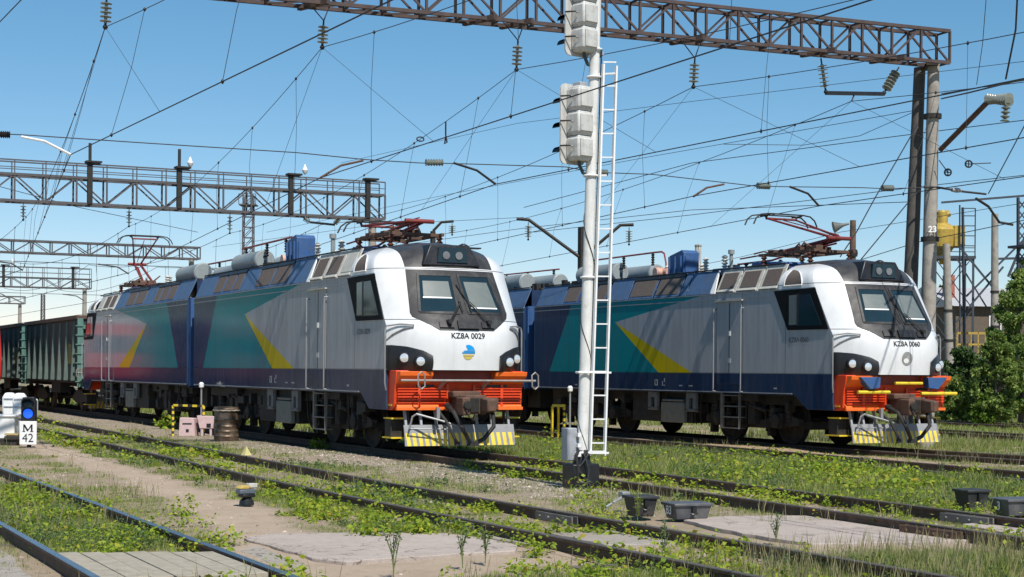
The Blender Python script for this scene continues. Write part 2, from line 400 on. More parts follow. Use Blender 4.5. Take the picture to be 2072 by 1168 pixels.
        pod = MB().add(vs, fs)
        # wrap along the body side
        vs2 = []; fs2 = []
        pr = pod.build('headlamp_cluster', blackp, o, smooth=60)
        if sx < 0 or True:
            sd = MB(); sd.prism([(-.02,1.80),(.03,1.80),(.03,2.28),(-.02,2.30)], 'x', *sorted((sx*1.545, sx*1.556))); sd.build('pod_edge', blackp, pr)
        for lx in (1.03, 1.30):
            zc = 1.96 if lx < 1.2 else 2.03; x = sx*lx; y = surf(x, zc, .07)
            q = MB(); d = Vector((sx*(.25 if lx > 1.2 else .1), -1, 0)).normalized(); c = Vector((x, y, zc))
            q.tube([c + d*(-.08), c + d*.03, c + d*.05, c + d*.05], [.125, .125, .108, .10], 20); q.build('lamp_bezel', blackp, pr)
            q = MB(); q.tube([c + d*.02, c + d*.055, c + d*.066], [.095, .092, .05], 20); q.build('headlight', chrome, pr)
    # number, emblem
    def front_text(body, size, xc, zc, mat_, name, sx=1):
        vs, fs = text_mesh(body, size, .003, sx); V = [(x+xc, surf(x+xc, y+zc, .008), y+zc) for x, y in vs]
        b_ = MB().add(V, fs); r = b_.build(name, mat_, o, smooth=0); return r
    front_text('KZ8A ' + number, .165, .0, 2.50, blackp, 'number_lettering')
    er = .155; ez = 2.16
    rows = []; em = MB()
    if number == '0029':
        for i in range(24):
            z_ = -1 + (i+.5)/12; w_ = math.sqrt(max(0, 1 - z_*z_)); h_ = 1/12
            if z_ > .30: l, r_, mi = max(-w_, -.1 - (z_-.3)*.5), w_, 0
            elif z_ > -.22:
                if i % 3 == 0: continue
                l, r_, mi = -.95 + abs(z_)*.3 + max(0, z_)*1.3, w_, 0
            elif z_ > -.30: continue
            else:
                if -.62 < z_ < -.5: continue
                l, r_, mi = -w_*.85, w_*(.8 if z_ < -.55 else .95), 1
            if r_ <= l: continue
            em.cm = mi; P = [(l*er, ez+(z_-h_/2)*er), (r_*er, ez+(z_-h_/2)*er), (r_*er, ez+(z_+h_/2)*er), (l*er, ez+(z_+h_/2)*er)]
            em.add([(x, surf(x, z, .009), z) for x, z in P], [(0,1,2,3)])
        em.build('emblem', [pm('emblem blue', (.0,.30,.72), .4, var=.03), pm('emblem yellow', (.62,.48,.10), .4, var=.03)], o, smooth=0)
    else:
        P = [(er*math.cos(2*PI*k/28), ez + er*1.05*math.sin(2*PI*k/28)) for k in range(28)]
        em.add([(x, surf(x, z, .008), z) for x, z in P], [tuple(range(28))])
        em.cm = 1; P = [(-.03+.075*math.cos(2*PI*k/18), ez-.05 + .06*math.sin(2*PI*k/18)) for k in range(18)]
        em.add([(x, surf(x, z, .011), z) for x, z in P], [tuple(range(18))])
        em.build('emblem', [pm('emblem grey', (.26,.26,.25), .5, var=.15), white], o, smooth=0)
    vs, fs = text_mesh('KZ8A ' + number, .17, .001)
    for sx in (-1,):
        MB().add([(sx*1.556, 1.35 + sx*x*1.0, 2.60 + z) for x, z in vs], fs).build('side_number', pm('faded lettering', (.1,.1,.11), .5), o, smooth=0)
        sm = MB()
        for (yy, zz, ww, hh) in ((8.05,1.52,.03,.14),(7.93,1.52,.03,.14),(8.0,1.585,.10,.03),(7.99,1.44,.16,.025),(7.55,1.58,.03,.1),(7.65,1.50,.03,.1),(7.60,1.44,.16,.025),(6.7,1.44,.16,.03),(6.2,1.44,.2,.03),(2.3,1.42,.12,.04),(12.7,1.40,.16,.03)):
            sm.box(sx*1.557-.002, sx*1.557+.002, yy-ww/2, yy+ww/2, zz-hh/2, zz+hh/2)
        sm.build('side_marking', lightgrey, o, smooth=0)
    # cab side windows, doors, handrails
    for sx in (-1, 1):
        def sxp(poly, a, b_, mat_, name, par, bev=0): 
            q = MB(); q.prism(poly, 'x', *sorted((sx*a, sx*b_))); return q.build(name, mat_, par, bevel=bev)
        fr = sxp([(.70,3.84),(2.38,3.82),(1.80,2.85),(.17,2.84)], 1.545, 1.566, pm('matte black frame', (.01,.01,.011), .7, spec=.15), 'side_window', o)
        pn = sxp([(.90,3.70),(1.75,3.69),(1.75,2.95),(.42,2.94)], 1.555, 1.574, glass, 'window_pane', fr)
        sxp([(1.40,3.70),(1.72,3.69),(1.72,2.97),(1.40,2.97)], 1.56, 1.578, blind_m, 'window_curtain', fr)
        sxp([(1.34,3.72),(1.38,3.72),(1.38,2.94),(1.34,2.94)], 1.56, 1.584, blackp, 'window_bar', fr)
        # quarter-round window in the cab roof shoulder
        q = MB(); P = [(1.95,3.93)] + [(1.95 - .72*math.sin(a), 3.93 + .40*math.cos(a)) for a in rng(0, PI/2, 8)]
        n = len(P); f = lambda y, z: sx*(hw(z)+.012)
        vs = []; fs = []
        for i, a in enumerate(rng(0, PI/2, 8)):
            zz = 3.93 + .40*math.sin(a); yy = 1.95 - .72*math.cos(a); vs += [(f(yy, zz), yy, zz), (f(1.95, zz), 1.951, zz)]
            if i: k = 2*i; fs.append((k-2, k-1, k+1, k))
        q.add(vs, fs); q.build('quarter_window', grille_m, o); P = [(1.95, z) for z in rng(3.93, 4.33, 5)][:-1] + P[1:]
        q = MB(); q.tube([(f(y, z), y, z) for y, z in P + P[:1]], .016, 5); q.build('quarter_window_frame', white, o)
        d = sxp([(3.80,1.50),(4.93,1.50),(4.93,3.66),(3.80,3.66)], 1.549, 1.561, livery, 'door', o, .006)
        sxp([(4.33,1.80),(4.36,1.80),(4.36,3.6),(4.33,3.6)], 1.56, 1.566, blackp, 'door_gap', d)
        q = MB()
        for zz in (2.05, 2.75): q.box(*sorted((sx*1.56, sx*1.60)), 4.28, 4.36, zz, zz+.12)
        q.build('handle', chrome, d)
        q = MB(); q.box(*sorted((sx*1.56, sx*1.62)), 3.72, 4.98, 3.64, 3.67); q.build('rain_gutter', cream, d)
        for yy in (4.98, 3.72):
            q = MB(); X = sx*1.63
            q.tube([(sx*1.55, yy, 3.45), (X, yy, 3.45), (X, yy, 3.38), (X, yy, 1.40), (X, yy+.02, 1.33), (sx*1.52, yy+.02, 1.30)], .018, 6)
            q.build('handrail', galv, o)
        q = MB()
        for yy in (3.95, 4.75): q.box(*sorted((sx*1.46, sx*1.52)), yy-(.05 if yy > 4.5 else .015), yy+(.05 if yy > 4.5 else .015), .35, 1.3)
        for k in range(4): q.box(*sorted((sx*1.30, sx*1.53)), 3.95, 4.75, .36+k*.28, .385+k*.28)
        q.build('door_steps', pm('dusty step steel', (.18,.17,.15), .7, var=.25, dirt=(.12,.1,.08), da=.4), o)
        q = MB(); X = sx*1.60    # nose grab rail
        q.tube([(sx*1.56, -.03, 1.35), (X, -.06, 1.5), (X, -.06, 2.62), (X-.02*sx, -.07, 2.70), (sx*1.35, surf(1.35, 2.72, .06), 2.74), (sx*1.12, surf(1.12, 2.70, .05), 2.72)], .018, 6)
        q.tube([(sx*1.55, .0, 2.40), (sx*1.47, surf(1.47, 2.5, .03), 2.52), (sx*1.3, surf(1.3, 2.62, .03), 2.64), (sx*1.12, surf(1.12, 2.68, .03), 2.69)], .016, 6)
        q.build('grab_rail', galv, o)
    # roof sides: plain and grille panels
    def rp(y0, y1, mat_, name, cut=0, th=.03, off=0, zlo=3.87, zhi=4.50):
        for sx in (-1, 1):
            q = MB(); xa, xb = 1.535 + off, 1.25 + off; za, zb = zlo, zhi
            if zlo > 3.9:
                t0 = (zlo-3.87)/.63; xa = 1.535 - .285*t0 + off
            if zhi < 4.49:
                t1 = (zhi-3.87)/.63; xb = 1.535 - .285*t1 + off
            V = [(sx*xa, y0, za), (sx*xa, y1, za), (sx*xb, y1, zb), (sx*xb, y0 + cut, zb)]
            V += [(x - sx*th, y, z - th*.4) for x, y, z in V]
            q.add(V, [(0,1,2,3),(4,7,6,5),(0,4,5,1),(1,5,6,2),(2,6,7,3),(3,7,4,0)]); q.build(name, mat_, o, bevel=.006)
    plain = [(13.78,15.5),(11.2+2.46,13.76),(9.70,10.95),(8.10,8.22)]
    for a, b_ in ((13.76,15.5),(9.70,10.92),(5.35,6.5),(6.56,6.86)): rp(a, b_, steelblue, 'roof_side_panel')
    for a, b_ in ((12.62,13.7),(10.98,12.56),(8.13,9.64),(6.9,8.07)):
        pass
    for a, b_ in ((11.0,11.75),(11.8,12.7),(12.75,13.7),(8.28,9.62),(6.92,8.2)):
        rp(a, b_, royal if a > 11 else steelblue, 'grille_frame', th=.02)
        rp(a+.06, b_-.06, grille_m, 'roof_grille', off=.012, th=.03, zlo=3.94, zhi=4.40)
        rp(a-.02, b_+.02, blackp, 'rain_strip', off=.03, th=.05, zlo=4.41, zhi=4.5)
    for a, b_ in ((4.15,5.05),(3.15,4.1),(2.22,3.1)):
        rp(a, b_, cream, 'grille_frame', th=.03)
        rp(a+.12, b_-.1, grille_m if a > 3 or variant == 2 else cream, 'roof_grille', off=.012, th=.03, zlo=3.98, zhi=4.40)
        rp(a+.06, b_-.04, cream, 'grille_sill', off=.035, th=.05, zlo=3.90, zhi=3.95)
    rp(5.1, 5.34, white, 'roof_side_panel', cut=.2); 
    d = MB(); d.box(-1.25, 1.25, 2.2, 15.5, 4.38, 4.44)
    for yy in rng(2.3, 15.4, 26): d.box(-1.53, -1.50, yy-.02, yy+.02, 3.86, 3.90); d.box(1.50, 1.53, yy-.02, yy+.02, 3.86, 3.90)
    d.box(-1.24, 1.24, 15.46, 15.52, 3.86, 4.44); d.build('roof_deck', navy, o)
    q = MB(); q.tube([(-1.27, 2.3, 4.52), (-1.27, 15.4, 4.52)], .02, 5); q.tube([(1.27, 2.3, 4.52), (1.27, 15.4, 4.52)], .02, 5); q.build('roof_edge_rail', dark, o)
    # roof equipment
    def tank(x, y0, y1, z, r):
        q = MB(); q.lathe([(r*.9, y0-.03), (r, y0), (r*1.03, y0+.02), (r*1.03, y0+.06), (r, y0+.08), (r, y1-.08), (r*1.03, y1-.05), (r*1.03, y1), (r*.9, y1+.03)], (x, 0, z), 'y', 28)
        t = q.build('air_tank', tank_m, o, smooth=30)
        q = MB()
        for yy in (y0+.4, y1-.4): q.box(x-r*.9, x+r*.9, yy-.05, yy+.05, 4.44, z-r*.5)
        q.build_loose('tank_saddle', dark, t)
        q = MB(); q.box(x-.06, x+.06, y0-.05, y0-.03, z+.08, z+.13); q.box(x-.02, x+.02, y0-.05, y0-.03, z-.2, z); q.build('data_plate', blackp, t)
    tank(-.55, 11.8, 14.1, 4.80, .29); tank(.62, 11.6, 13.9, 4.78, .29); tank(.35, 10.2, 11.1, 4.70, .2)
    q = MB(); q.prism([(8.15,4.44),(7.3,4.44),(7.3,5.10),(7.4,5.18),(8.05,5.05)], 'x', -1.12, -.62)
    lv = q.build('louvre_box', royal, o, bevel=.01)
    q = MB()
    for k in range(3): q.box(-1.165, -1.12, 7.4+k*.3, 7.44+k*.3, 4.5, 5.02)
    q.box(-1.08, -.66, 7.26, 7.3, 4.5, 5.0); q.build_loose('louvre_rib', royal, lv)
    q = MB(); insul(q, (-.1, 6.8, 4.44), .6, .10, 7); insul(q, (-.75, 6.75, 4.44), .5, .09, 6); insul(q, (.5, 8.9, 4.44), .5, .09, 6); insul(q, (-.6, 9.0, 4.44), .42, .08, 5); q.build_loose('roof_insulator', cream, o)
    q = MB(); q.tube([(-.9, 9.2, 4.66), (-.3, 9.2, 4.66)], [.13,.11], 16); q.tube([(-.6,8.9,4.66),(-.6,9.6,4.72)], .12, 14); q.build('roof_valve', copper, o)
    q = MB(); q.box(-.9, .9, 9.4, 11.0, 4.44, 4.55); q.box(-.7, .1, 5.2, 6.5, 4.44, 4.62); q.prism([(3.3,4.44),(5.0,4.44),(4.8,4.72),(3.5,4.66)], 'x', -.55, .75); q.build_loose('roof_cover', navy if number=='0029' else royal, o, bevel=.02)
    q = MB()
    for (a, b_, c) in ((-.55, 9.3, 14.0),):
        q.tube([(a, c, 5.26), (a, b_+.5, 5.28), (a+.02, b_+.15, 5.28), (a+.02, b_, 5.22), (a+.02, b_-.1, 4.95), (a, b_-.15, 4.7)], .028, 6)
    q.tube([(.2, 6.6, 4.78), (.2, 5.0, 4.80), (.1, 4.0, 4.9), (.1, 2.6, 4.88)], .028, 6); q.tube([(-.4, 5.6, 4.85), (-.4, 4.4, 4.9)], .022, 6)
    q.build_loose('roof_pipe', pipe_red, o)
    q = MB()
    for yy in (13.6, 11.6, 9.9): insul(q, (-.55, yy, 4.9), .36, .06, 5)
    for yy in (6.2, 4.6): insul(q, (.2, yy, 4.44), .36, .07, 5)
    q.build_loose('pipe_insulator', dark, o)
    q = MB(); q.cyl((-.85, 5.35, 4.44), (-.85, 5.35, 4.95), .05, 10); q.cyl((-.85, 5.35, 4.95), (-.85, 5.35, 5.06), .085, 12); q.build('roof_vent', tank_m, o)
    q = MB()
    for k in range(26):
        x = random.uniform(-.95,.95); y = random.choice([random.uniform(5.2,7), random.uniform(8.5,11.5), random.uniform(14.2,15.2)]); s_ = random.uniform(.06,.2)
        q.box(x-s_/2, x+s_/2, y-s_, y+s_, 4.44, 4.5 + random.uniform(.03,.22))
    q.build_loose('roof_fitting', dark, o, bevel=.01)
    # pantograph
    py0 = 3.2; zb = 4.86
    q = MB()
    for x in (-.6,.6):
        for y in (py0-1.0, py0+1.0): insul(q, (x, y, 4.48), .36, .09, 4)
    q.build_loose('pantograph_insulator', pm('brown insulator', (.12,.05,.035), .35, var=.2), o)
    q = MB()
    for x in (-.6,.6): q.bar((x, py0-1.2, zb), (x, py0+1.2, zb), .07)
    for y in (py0-1.0, py0, py0+1.0): q.bar((-.65, y, zb), (.65, y, zb), .07)
    q.cyl((-.3, py0+.7, zb+.06), (.3, py0+.7, zb+.06), .09, 12)
    for x in (-.15,.15): q.cyl((x, py0+.3, zb+.05), (x, py0-.8, zb+.07), .035, 8)
    for k in range(7):
        y = py0 + random.uniform(-1.1,1.1); x = random.uniform(-.5,.5); q.tube([(x, y, zb+.02), (x+random.uniform(-.3,.3), y+random.uniform(-.2,.5), zb+random.uniform(.1,.3)), (x+random.uniform(-.3,.3), y+.5, zb+.05)], .022, 6); q.box(x-.1,x+.1,y-.1,y+.15,zb-.02,zb+.13)
    pb = q.build('pantograph_base', rust, o)
    knee = Vector((0, py0-1.25, zb+.28)) if panto == 'down' else (Vector((0, py0-1.35, zb+.3)) if panto == 'half' else Vector((0, py0-1.0, zb+.85)))
    hd = Vector((0, py0+1.2, zb+.42)) if panto == 'down' else (Vector((0, py0+1.1, zb+1.05)) if panto == 'half' else Vector((0, py0+.2, zb+1.8)))
    hinge = Vector((0, py0+.7, zb+.1))
    q = MB()
    for x in (-.18,.18): q.cyl(hinge + Vector((x,0,0)), knee + Vector((x*.6,0,0)), .045, 8)
    q.cyl(hinge + Vector((.05,-.3,-.05)), knee + Vector((0,.1,-.12)), .025, 6)
    q.cyl(knee - Vector((.35,0,0)), knee + Vector((.35,0,0)), .05, 10)
    q.build('pantograph_lower_arm', redp, pb)
    q = MB()
    for x in (-1,1): q.cyl(knee + Vector((x*.12,0,0)), hd + Vector((x*.45,0,-.08)), .034, 8, .024)
    q.cyl(knee + Vector((0,0,.08)), hd + Vector((0,-.1,-.12)), .014, 6); q.cyl(hd + Vector((-.48,0,-.08)), hd + Vector((.48,0,-.08)), .03, 8)
    q.build('pantograph_upper_arm', redp, pb)
    q = MB()
    for dy in (-.2,.2):
        q.tube([hd + Vector((x, dy, z)) for x, z in ((-1.0,-.26),(-.92,-.10),(-.78,0),(-.55,.03),(.55,.03),(.78,0),(.92,-.10),(1.0,-.26))], .02, 6)
    for x in (-.5,.5): q.cyl(hd + Vector((x,-.22,0)), hd + Vector((x,.22,0)), .022, 6); q.cyl(hd + Vector((x,0,0)), hd + Vector((x*.9,0,-.1)), .03, 6)
    q.build('pantograph_head', dark, pb)
    # front bumper assembly
    zt, zb_ = 1.76, .93; q = MB()
    q.prism([(-.16,zb_),(-.30,1.0),(-.34,1.40),(-.38,1.52),(-.42,1.66),(-.42,1.765),(.9,1.765),(.9,zb_)], 'x', -1.49, 1.49)
    bp = q.build('bumper_beam', orange, o, bevel=.01)
    q = MB(); q.box(-.70, .70, -.432, -.38, 1.54, 1.765); q.build('bumper_recess', pm('shade darkened red', (.25,.03,.015), .5), bp)  # flat plate, recess shade painted in as a darker red
    q = MB()
    for sx in (-1,1):
        q.prism([(-.62,1.75),(-.60,1.66),(-.42,1.50),(-.33,1.48),(-.33,1.75)], 'x', *sorted((sx*.72, sx*1.47)))
    q.prism([(-.42,.93),(-.35,.93),(-.35,.99),(-.42,1.0)], 'x', -1.47, 1.47); q.prism([(-.40,1.0),(-.2,1.0),(-.2,1.16),(-.37,1.05)], 'x', -1.45, -.5); q.prism([(-.40,1.0),(-.2,1.0),(-.2,1.16),(-.37,1.05)], 'x', .5, 1.45)
    q.build('bumper_fairing', orangelt, bp, bevel=.008)
    q = MB()
    for k in range(6):
        z = 1.08 + k*.060
        for a, b_ in ((-1.44,-.98),(-.92,-.34),(.36,.94),(1.0,1.44)): q.box(a, b_, -.40, -.32, z, z+.026)
    for x in (-.95,.97,-.30,.32): q.box(x-.03, x+.03, -.40, -.3, .98, 1.48)
    q.build_loose('bumper_rib', orange, bp)
    q = MB()
    for x0,x1 in ((-1.0,-.6),(.62,1.1)): q.box(x0, x1, -.37, -.335, 1.42, 1.47)
    q.build_loose('bumper_slot', blackp, bp)
    if variant == 1:
        q = MB(); q.tube([(-1.50,-.72,1.56),(1.62,-.72,1.56)], .026, 8)
        for x in (-1.05, 1.60): q.tube([(x+.0,-.74,1.38),(x-.07,-.74,1.44),(x-.08,-.74,1.68),(x,-.74,1.74),(x+.07,-.74,1.68),(x+.08,-.74,1.44),(x,-.74,1.38)], .018, 6)
        for x in (-.5,.5): q.bar((x,-.72,1.56),(x,-.34,1.36),.05)
        q.build('bumper_handrail', pm('worn grey steel', (.3,.27,.25), .5, .3), o)
    else:
        q = MB(); q.tube([(-1.30,-.62,1.37),(-.38,-.62,1.37)], .04, 8); q.tube([(.55,-.62,1.34),(1.62,-.62,1.34)], .04, 8); q.tube([(-.25,-.66,1.58),(.55,-.66,1.58)], .035, 8)
        q.bar((-.95,-.60,1.37),(-.95,-.36,1.37),.05); q.bar((-.55,-.60,1.37),(-.55,-.36,1.37),.05); q.bar((.8,-.60,1.34),(.8,-.36,1.34),.05); q.bar((1.3,-.60,1.34),(1.3,-.36,1.34),.05); q.build('bumper_step_bar', yellow, o)
        q = MB()
        for sx in (-1,1): q.prism([(sx*1.28,1.72),(sx*.70,1.72),(sx*.72,1.47),(sx*1.0,1.44)], 'y', -.70, -.5)
        q.build_loose('buffer_mount', royal, o, bevel=.01)
    q = MB()   # side steps at the nose corner
    for sx in (-1,1):
        for z, w in ((1.02,.34),(.74,.3),(.33,.38)): q.box(*sorted((sx*1.12, sx*1.5)), -.2, w-.05, z, z+.03)
    q.build_loose('corner_step', yellow, o)
    q = MB()
    for sx in (-1,1): q.box(*sorted((sx*1.1, sx*1.47)), -.08, .25, .36, .74); q.bar((sx*1.12,-.18,.36),(sx*1.12,-.18,.95),.05)
    q.build_loose('corner_step_box', dark, o)
    # coupler
    q = MB(); q.box(-.20,.28,-1.12,-.3,.86,1.26); q.box(-.34,-.16,-1.28,-.9,.84,1.22); q.prism([(-1.1,.9),(-1.5,.92),(-1.5,1.18),(-1.1,1.22)], 'x', .12, .34); q.box(.32,.62,-1.0,-.5,.94,1.2)
    q.box(-.3,.34,-.7,-.35,1.2,1.34)
    cp = q.build('coupler', rust, o, bevel=.03)
    q = MB(); q.lathe([(.09,0),(.1,.04),(.05,.08)], (-.24,-1.34,1.06), 'y', 12); q.box(-.1,.1,-1.14,-1.1,.9,1.2); q.tube([(-.28,-1.3,.98),(-.22,-1.34,.8),(-.1,-1.3,.74),(.0,-1.2,.86)], .02, 6); q.build('coupler_knuckle', dark, cp, bevel=.01)
    for pts, r_ in (([(-.36,-.6,1.0),(-.40,-.95,.9),(-.28,-1.08,.6),(-.08,-1.0,.33),(.02,-.9,.24)], .045), ([(.52,-.6,.95),(.55,-.85,.86),(.5,-1.0,.6),(.3,-.95,.34),(.12,-.9,.24)], .045), ([(-.55,-.5,.9),(-.5,-.8,.7),(-.35,-.9,.35),(-.25,-.8,.24)], .035)):
        q = MB(); q.tube(pts, r_, 10); q.tube([Vector(pts[0])+Vector((0,.1,.03)), Vector(pts[0])-Vector((0,.04,0))], r_*1.5, 10); q.tube([Vector(pts[-1])-Vector((0,0,-.04)), Vector(pts[-1])-Vector((0,0,.05))], r_*1.7, 10); q.build('brake_hose', rubber, o)
    q = MB(); q.tube([(-1.22,-.52,.55),(-1.18,-.58,.80),(-1.1,-.6,.86),(-.6,-.75,.72),(-.3,-.85,.62)], .022, 6); q.bar((-.62,-.62,1.0),(-.62,-.62,.76),.07); q.tube([(-1.22,-.52,.55),(-.3,-.60,.53)], .015, 6); q.build('uncoupling_lever', galv, o)
    # snowplough
    q = MB(); n = 16; vs = []; fs = []
    for k in range(n+1):
        x = -1.28 + 2.56*k/n
        for y, z in ((-.34,.62),(-.38,.5),(-.41,.34),(-.44,.18)): vs.append((x, y + .0*abs(x), z))
    for k in range(n):
        for j in range(3): a = k*4+j; fs.append((a, a+4, a+5, a+1))
    N0 = len(vs); vs += [(x, y+.03, z) for x, y, z in vs]; fs += [tuple(N0+i for i in f[::-1]) for f in fs]
    for k in range(n): fs += [(k*4, N0+k*4, N0+k*4+4, k*4+4), (k*4+3, k*4+7, N0+k*4+7, N0+k*4+3)]
    fs += [(0,1,N0+1,N0),(1,2,N0+2,N0+1),(2,3,N0+3,N0+2)] + [(n*4+j, N0+n*4+j, N0+n*4+j+1, n*4+j+1) for j in range(3)]
    q.add(vs, fs); sp = q.build('snowplough', stripe_m, o)
    q = MB()
    for x in (-1.2,-.85,-.5,.45,.8,1.2): q.bar((x,-.28,.55),(x,-.16,.98),.05)
    q.build_loose('plough_bracket', lightgrey, sp)
    # bogies, wheels
    for by in (3.98, 12.2):
        q = MB()
        for sx in (-1,1):
            q.prism([(by-2.1,.66),(by-1.5,.82),(by-.6,.62),(by+.6,.62),(by+1.5,.82),(by+2.1,.66),(by+2.1,.5),(by+1.6,.46),(by+.6,.40),(by-.6,.40),(by-1.6,.46),(by-2.1,.5)], 'x', *sorted((sx*1.0, sx*1.14)))
            for ay in (by-1.33, by+1.33):
                q.box(*sorted((sx*1.02, sx*1.26)), ay-.2, ay+.2, .42, .80); q.lathe([(.17,0),(.17,.05),(.1,.07)] if sx > 0 else [(.17,0),(.17,-.05),(.1,-.07)], (sx*1.26, ay, .61), 'x', 14)
                for dy in (-.36,.36): q.tube([(sx*1.12, ay+dy, z) for z in rng(.55,1.0,9)], [.075 if i % 2 else .1 for i in range(10)], 10)
                q.bar((sx*1.2, ay+.5, .35), (sx*1.2, ay+.62, 1.0), .03); q.box(*sorted((sx*.8, sx*1.0)), ay+.64, ay+.78, .2, .9)
            q.box(*sorted((sx*1.05, sx*1.3)), by-.42, by-.12, .5, 1.12); q.box(*sorted((sx*1.05, sx*1.3)), by+.12, by+.42, .5, 1.12)
            q.cyl((sx*1.28, by-.9, .85), (sx*1.28, by+.2, 1.05), .05, 8); q.box(*sorted((sx*1.1, sx*1.4)), by-.7, by+.5, 1.08, 1.25)
        q.box(-1.0, 1.0, by-.5, by+.5, .4, .9); q.box(-1.0,1.0,by-2.05,by-1.95,.4,.6)
        bg = q.build('bogie_frame', bogie_m, o, bevel=.012)
        for ay in (by-1.33, by+1.33):
            q = MB()
            for sx in (-1,1):
                q.lathe([(.2,.70*sx),(.56,.70*sx),(.655,.70*sx),(.66,.72*sx),(.625,.735*sx),(.62,.82*sx),(.56,.83*sx),(.5,.79*sx),(.22,.80*sx),(.2,.86*sx)], (0, ay, .622), 'x', 32)
            q.cyl((-.75, ay, .622), (.75, ay, .622), .09, 10); q.build('wheelset', bogie_m, bg)
    q = MB()   # underframe equipment
    q.box(-1.3, 1.3, 6.5, 9.7, .42, 1.25); q.box(-1.2, 1.2, 1.6, 14.9, 1.0, 1.25); q.box(-.9,.9,14.6,15.5,.6,1.2)
    for k in range(34):
        y = random.uniform(1.6, 14.8); sx = random.choice((-1,1)); h_ = random.uniform(.08,.3); l = random.uniform(.06,.3); z = random.uniform(.9,1.2)
        q.box(*sorted((sx*1.1, sx*random.uniform(1.25,1.42))), y-l, y+l, z-h_, z)
    for k in range(12):
        y = random.uniform(1.6,14.8); sx = random.choice((-1,1)); q.tube([(sx*1.38, y, 1.25), (sx*1.36, y+.05, 1.0), (sx*1.28, y+.2, .6), (sx*1.2, y+.25, .4)], .02, 6)
    q.build('underframe', dark, o, bevel=.01)
    for sx in (-1,1):
        for yy in (6.35, 8.35):
            q = MB(); X0, X1 = sorted((sx*1.36, sx*1.46)); q.box(X0, X1, yy-.24, yy-.10, .78, 1.27); q.box(X0, X1, yy+.10, yy+.24, .78, 1.27); q.box(X0, X1, yy-.10, yy+.10, 1.1, 1.27); q.box(X0, X1, yy-.24, yy+.24, .74, .82); q.build('lifting_bracket', pm('grey bracket', (.16,.165,.17), .6, var=.2, dirt=(.08,.07,.06), da=.3), o, bevel=.01)
        q = MB(); X0, X1 = sorted((sx*1.3, sx*1.42)); q.box(X0, X1, 6.75, 7.95, .42, .98); q.box(X0, X1+.0, 6.8, 7.9, 1.0, 1.06)
        q.build('equipment_cabinet', pm('olive grey box', (.19,.19,.165), .7, var=.2, dirt=(.1,.09,.07), da=.3), o, bevel=.02)
    # gangway at the inner end
    q = MB()
    for k in range(4): q.box(-.75, .75, 15.55+k*.075, 15.58+k*.075, 1.45, 3.6); q.box(-.7,.7,15.57+k*.075,15.63+k*.075,1.5,3.55)
    q.build('gangway_bellows', rubber, o)
    q = MB(); q.tube([(-1.2, 15.5, 3.3), (-1.25, 15.75, 3.1), (-1.2, 15.85, 2.6)], .05, 8); q.box(-1.48,-1.1,15.55,15.72,1.25,3.9); q.box(1.1,1.48,15.55,15.72,1.25,3.9); q.build_loose('end_panel', royal, o)
    return o
locomotive((14.15, 32.0, 0), 0, 'nearer white-nosed electric locomotive unit numbered 0029 with coloured emblem and grey teal sides', '0029', 1, 'down')
locomotive((14.15, 63.9, 0), PI, 'trailing unit coupled behind locomotive 0029 with raised pantograph, next to the green gondolas', '0029', 1, 'up')
locomotive((24.95, 30.96, -.03), 0, 'farther white-nosed electric locomotive unit numbered 0060 with grey emblem, behind the signal mast', '0060', 2, 'half')
locomotive((24.95, 62.86, -.03), PI, 'trailing unit coupled behind locomotive 0060, mostly hidden by the nearer locomotive', '0060', 2, 'down')
# ---------------------------------------------------------------- ground cover rules
def vn(x, y, sc, seed=0):                   # value noise on arrays
    x = np.asarray(x, float)*sc + seed*17.3; y = np.asarray(y, float)*sc + seed*9.1
    xi = np.floor(x); yi = np.floor(y); fx = x-xi; fy = y-yi; fx = fx*fx*(3-2*fx); fy = fy*fy*(3-2*fy)
    def h(a, b): q = np.sin(a*127.1 + b*311.7 + seed*74.7)*43758.5453; return q - np.floor(q)
    return (h(xi,yi)*(1-fx)+h(xi+1,yi)*fx)*(1-fy) + (h(xi,yi+1)*(1-fx)+h(xi+1,yi+1)*fx)*fy
def fbm(x, y, sc, seed=0, o=4): return sum(vn(x, y, sc*2**k, seed+k)/2**k for k in range(o))/sum(1/2**k for k in range(o))
def sst(a, b, x): t = np.clip((x-a)/(b-a), 0, 1); return t*t*(3-2*t)
def path_x(y): return np.interp(y, [8,13,17,20,23,31,39,60], [4.9,5.3,5.5,6.0,6.3,6.75,6.9,6.6])
def path_d(x, y):
    w = np.interp(y, [13,18,25,40], [.45,.55,.55,.45]); d = np.abs(x - path_x(y)) + (fbm(x, y, 1.3, 5)-.5)*.7
    return 1 - sst(w*.6, w*1.4, d)
def cross_d(x, y):                           # worn strip around the foot crossing
    d = np.maximum(np.abs(y - (15.3 - (x-8)*.06)) - 1.4, 0) + (fbm(x, y, 1.1, 8)-.5)*1.0
    return (1 - sst(.1, .7, d))*(x > 4.6)*(x < 14)*.8
def gravel_d(x, y):
    a = (1 - sst(.5, 1.2, np.abs(x - 12.1) + (fbm(x, y, .8, 3)-.5)*1.2))*sst(19, 23, y)
    b = (1 - sst(.3, .8, np.abs(x - 23.0) + (fbm(x, y, .5, 4)-.5)*1.6))*sst(24, 28, y)
    return a, b
def under(x, y): return np.clip(((x > 12.7)&(x < 15.7)&(y > 31.5)).astype(float) + ((x > 23.6)&(x < 26.4)&(y > 31)).astype(float) + ((x>6.7)&(x<8.4)&(y>58)), 0, 1)
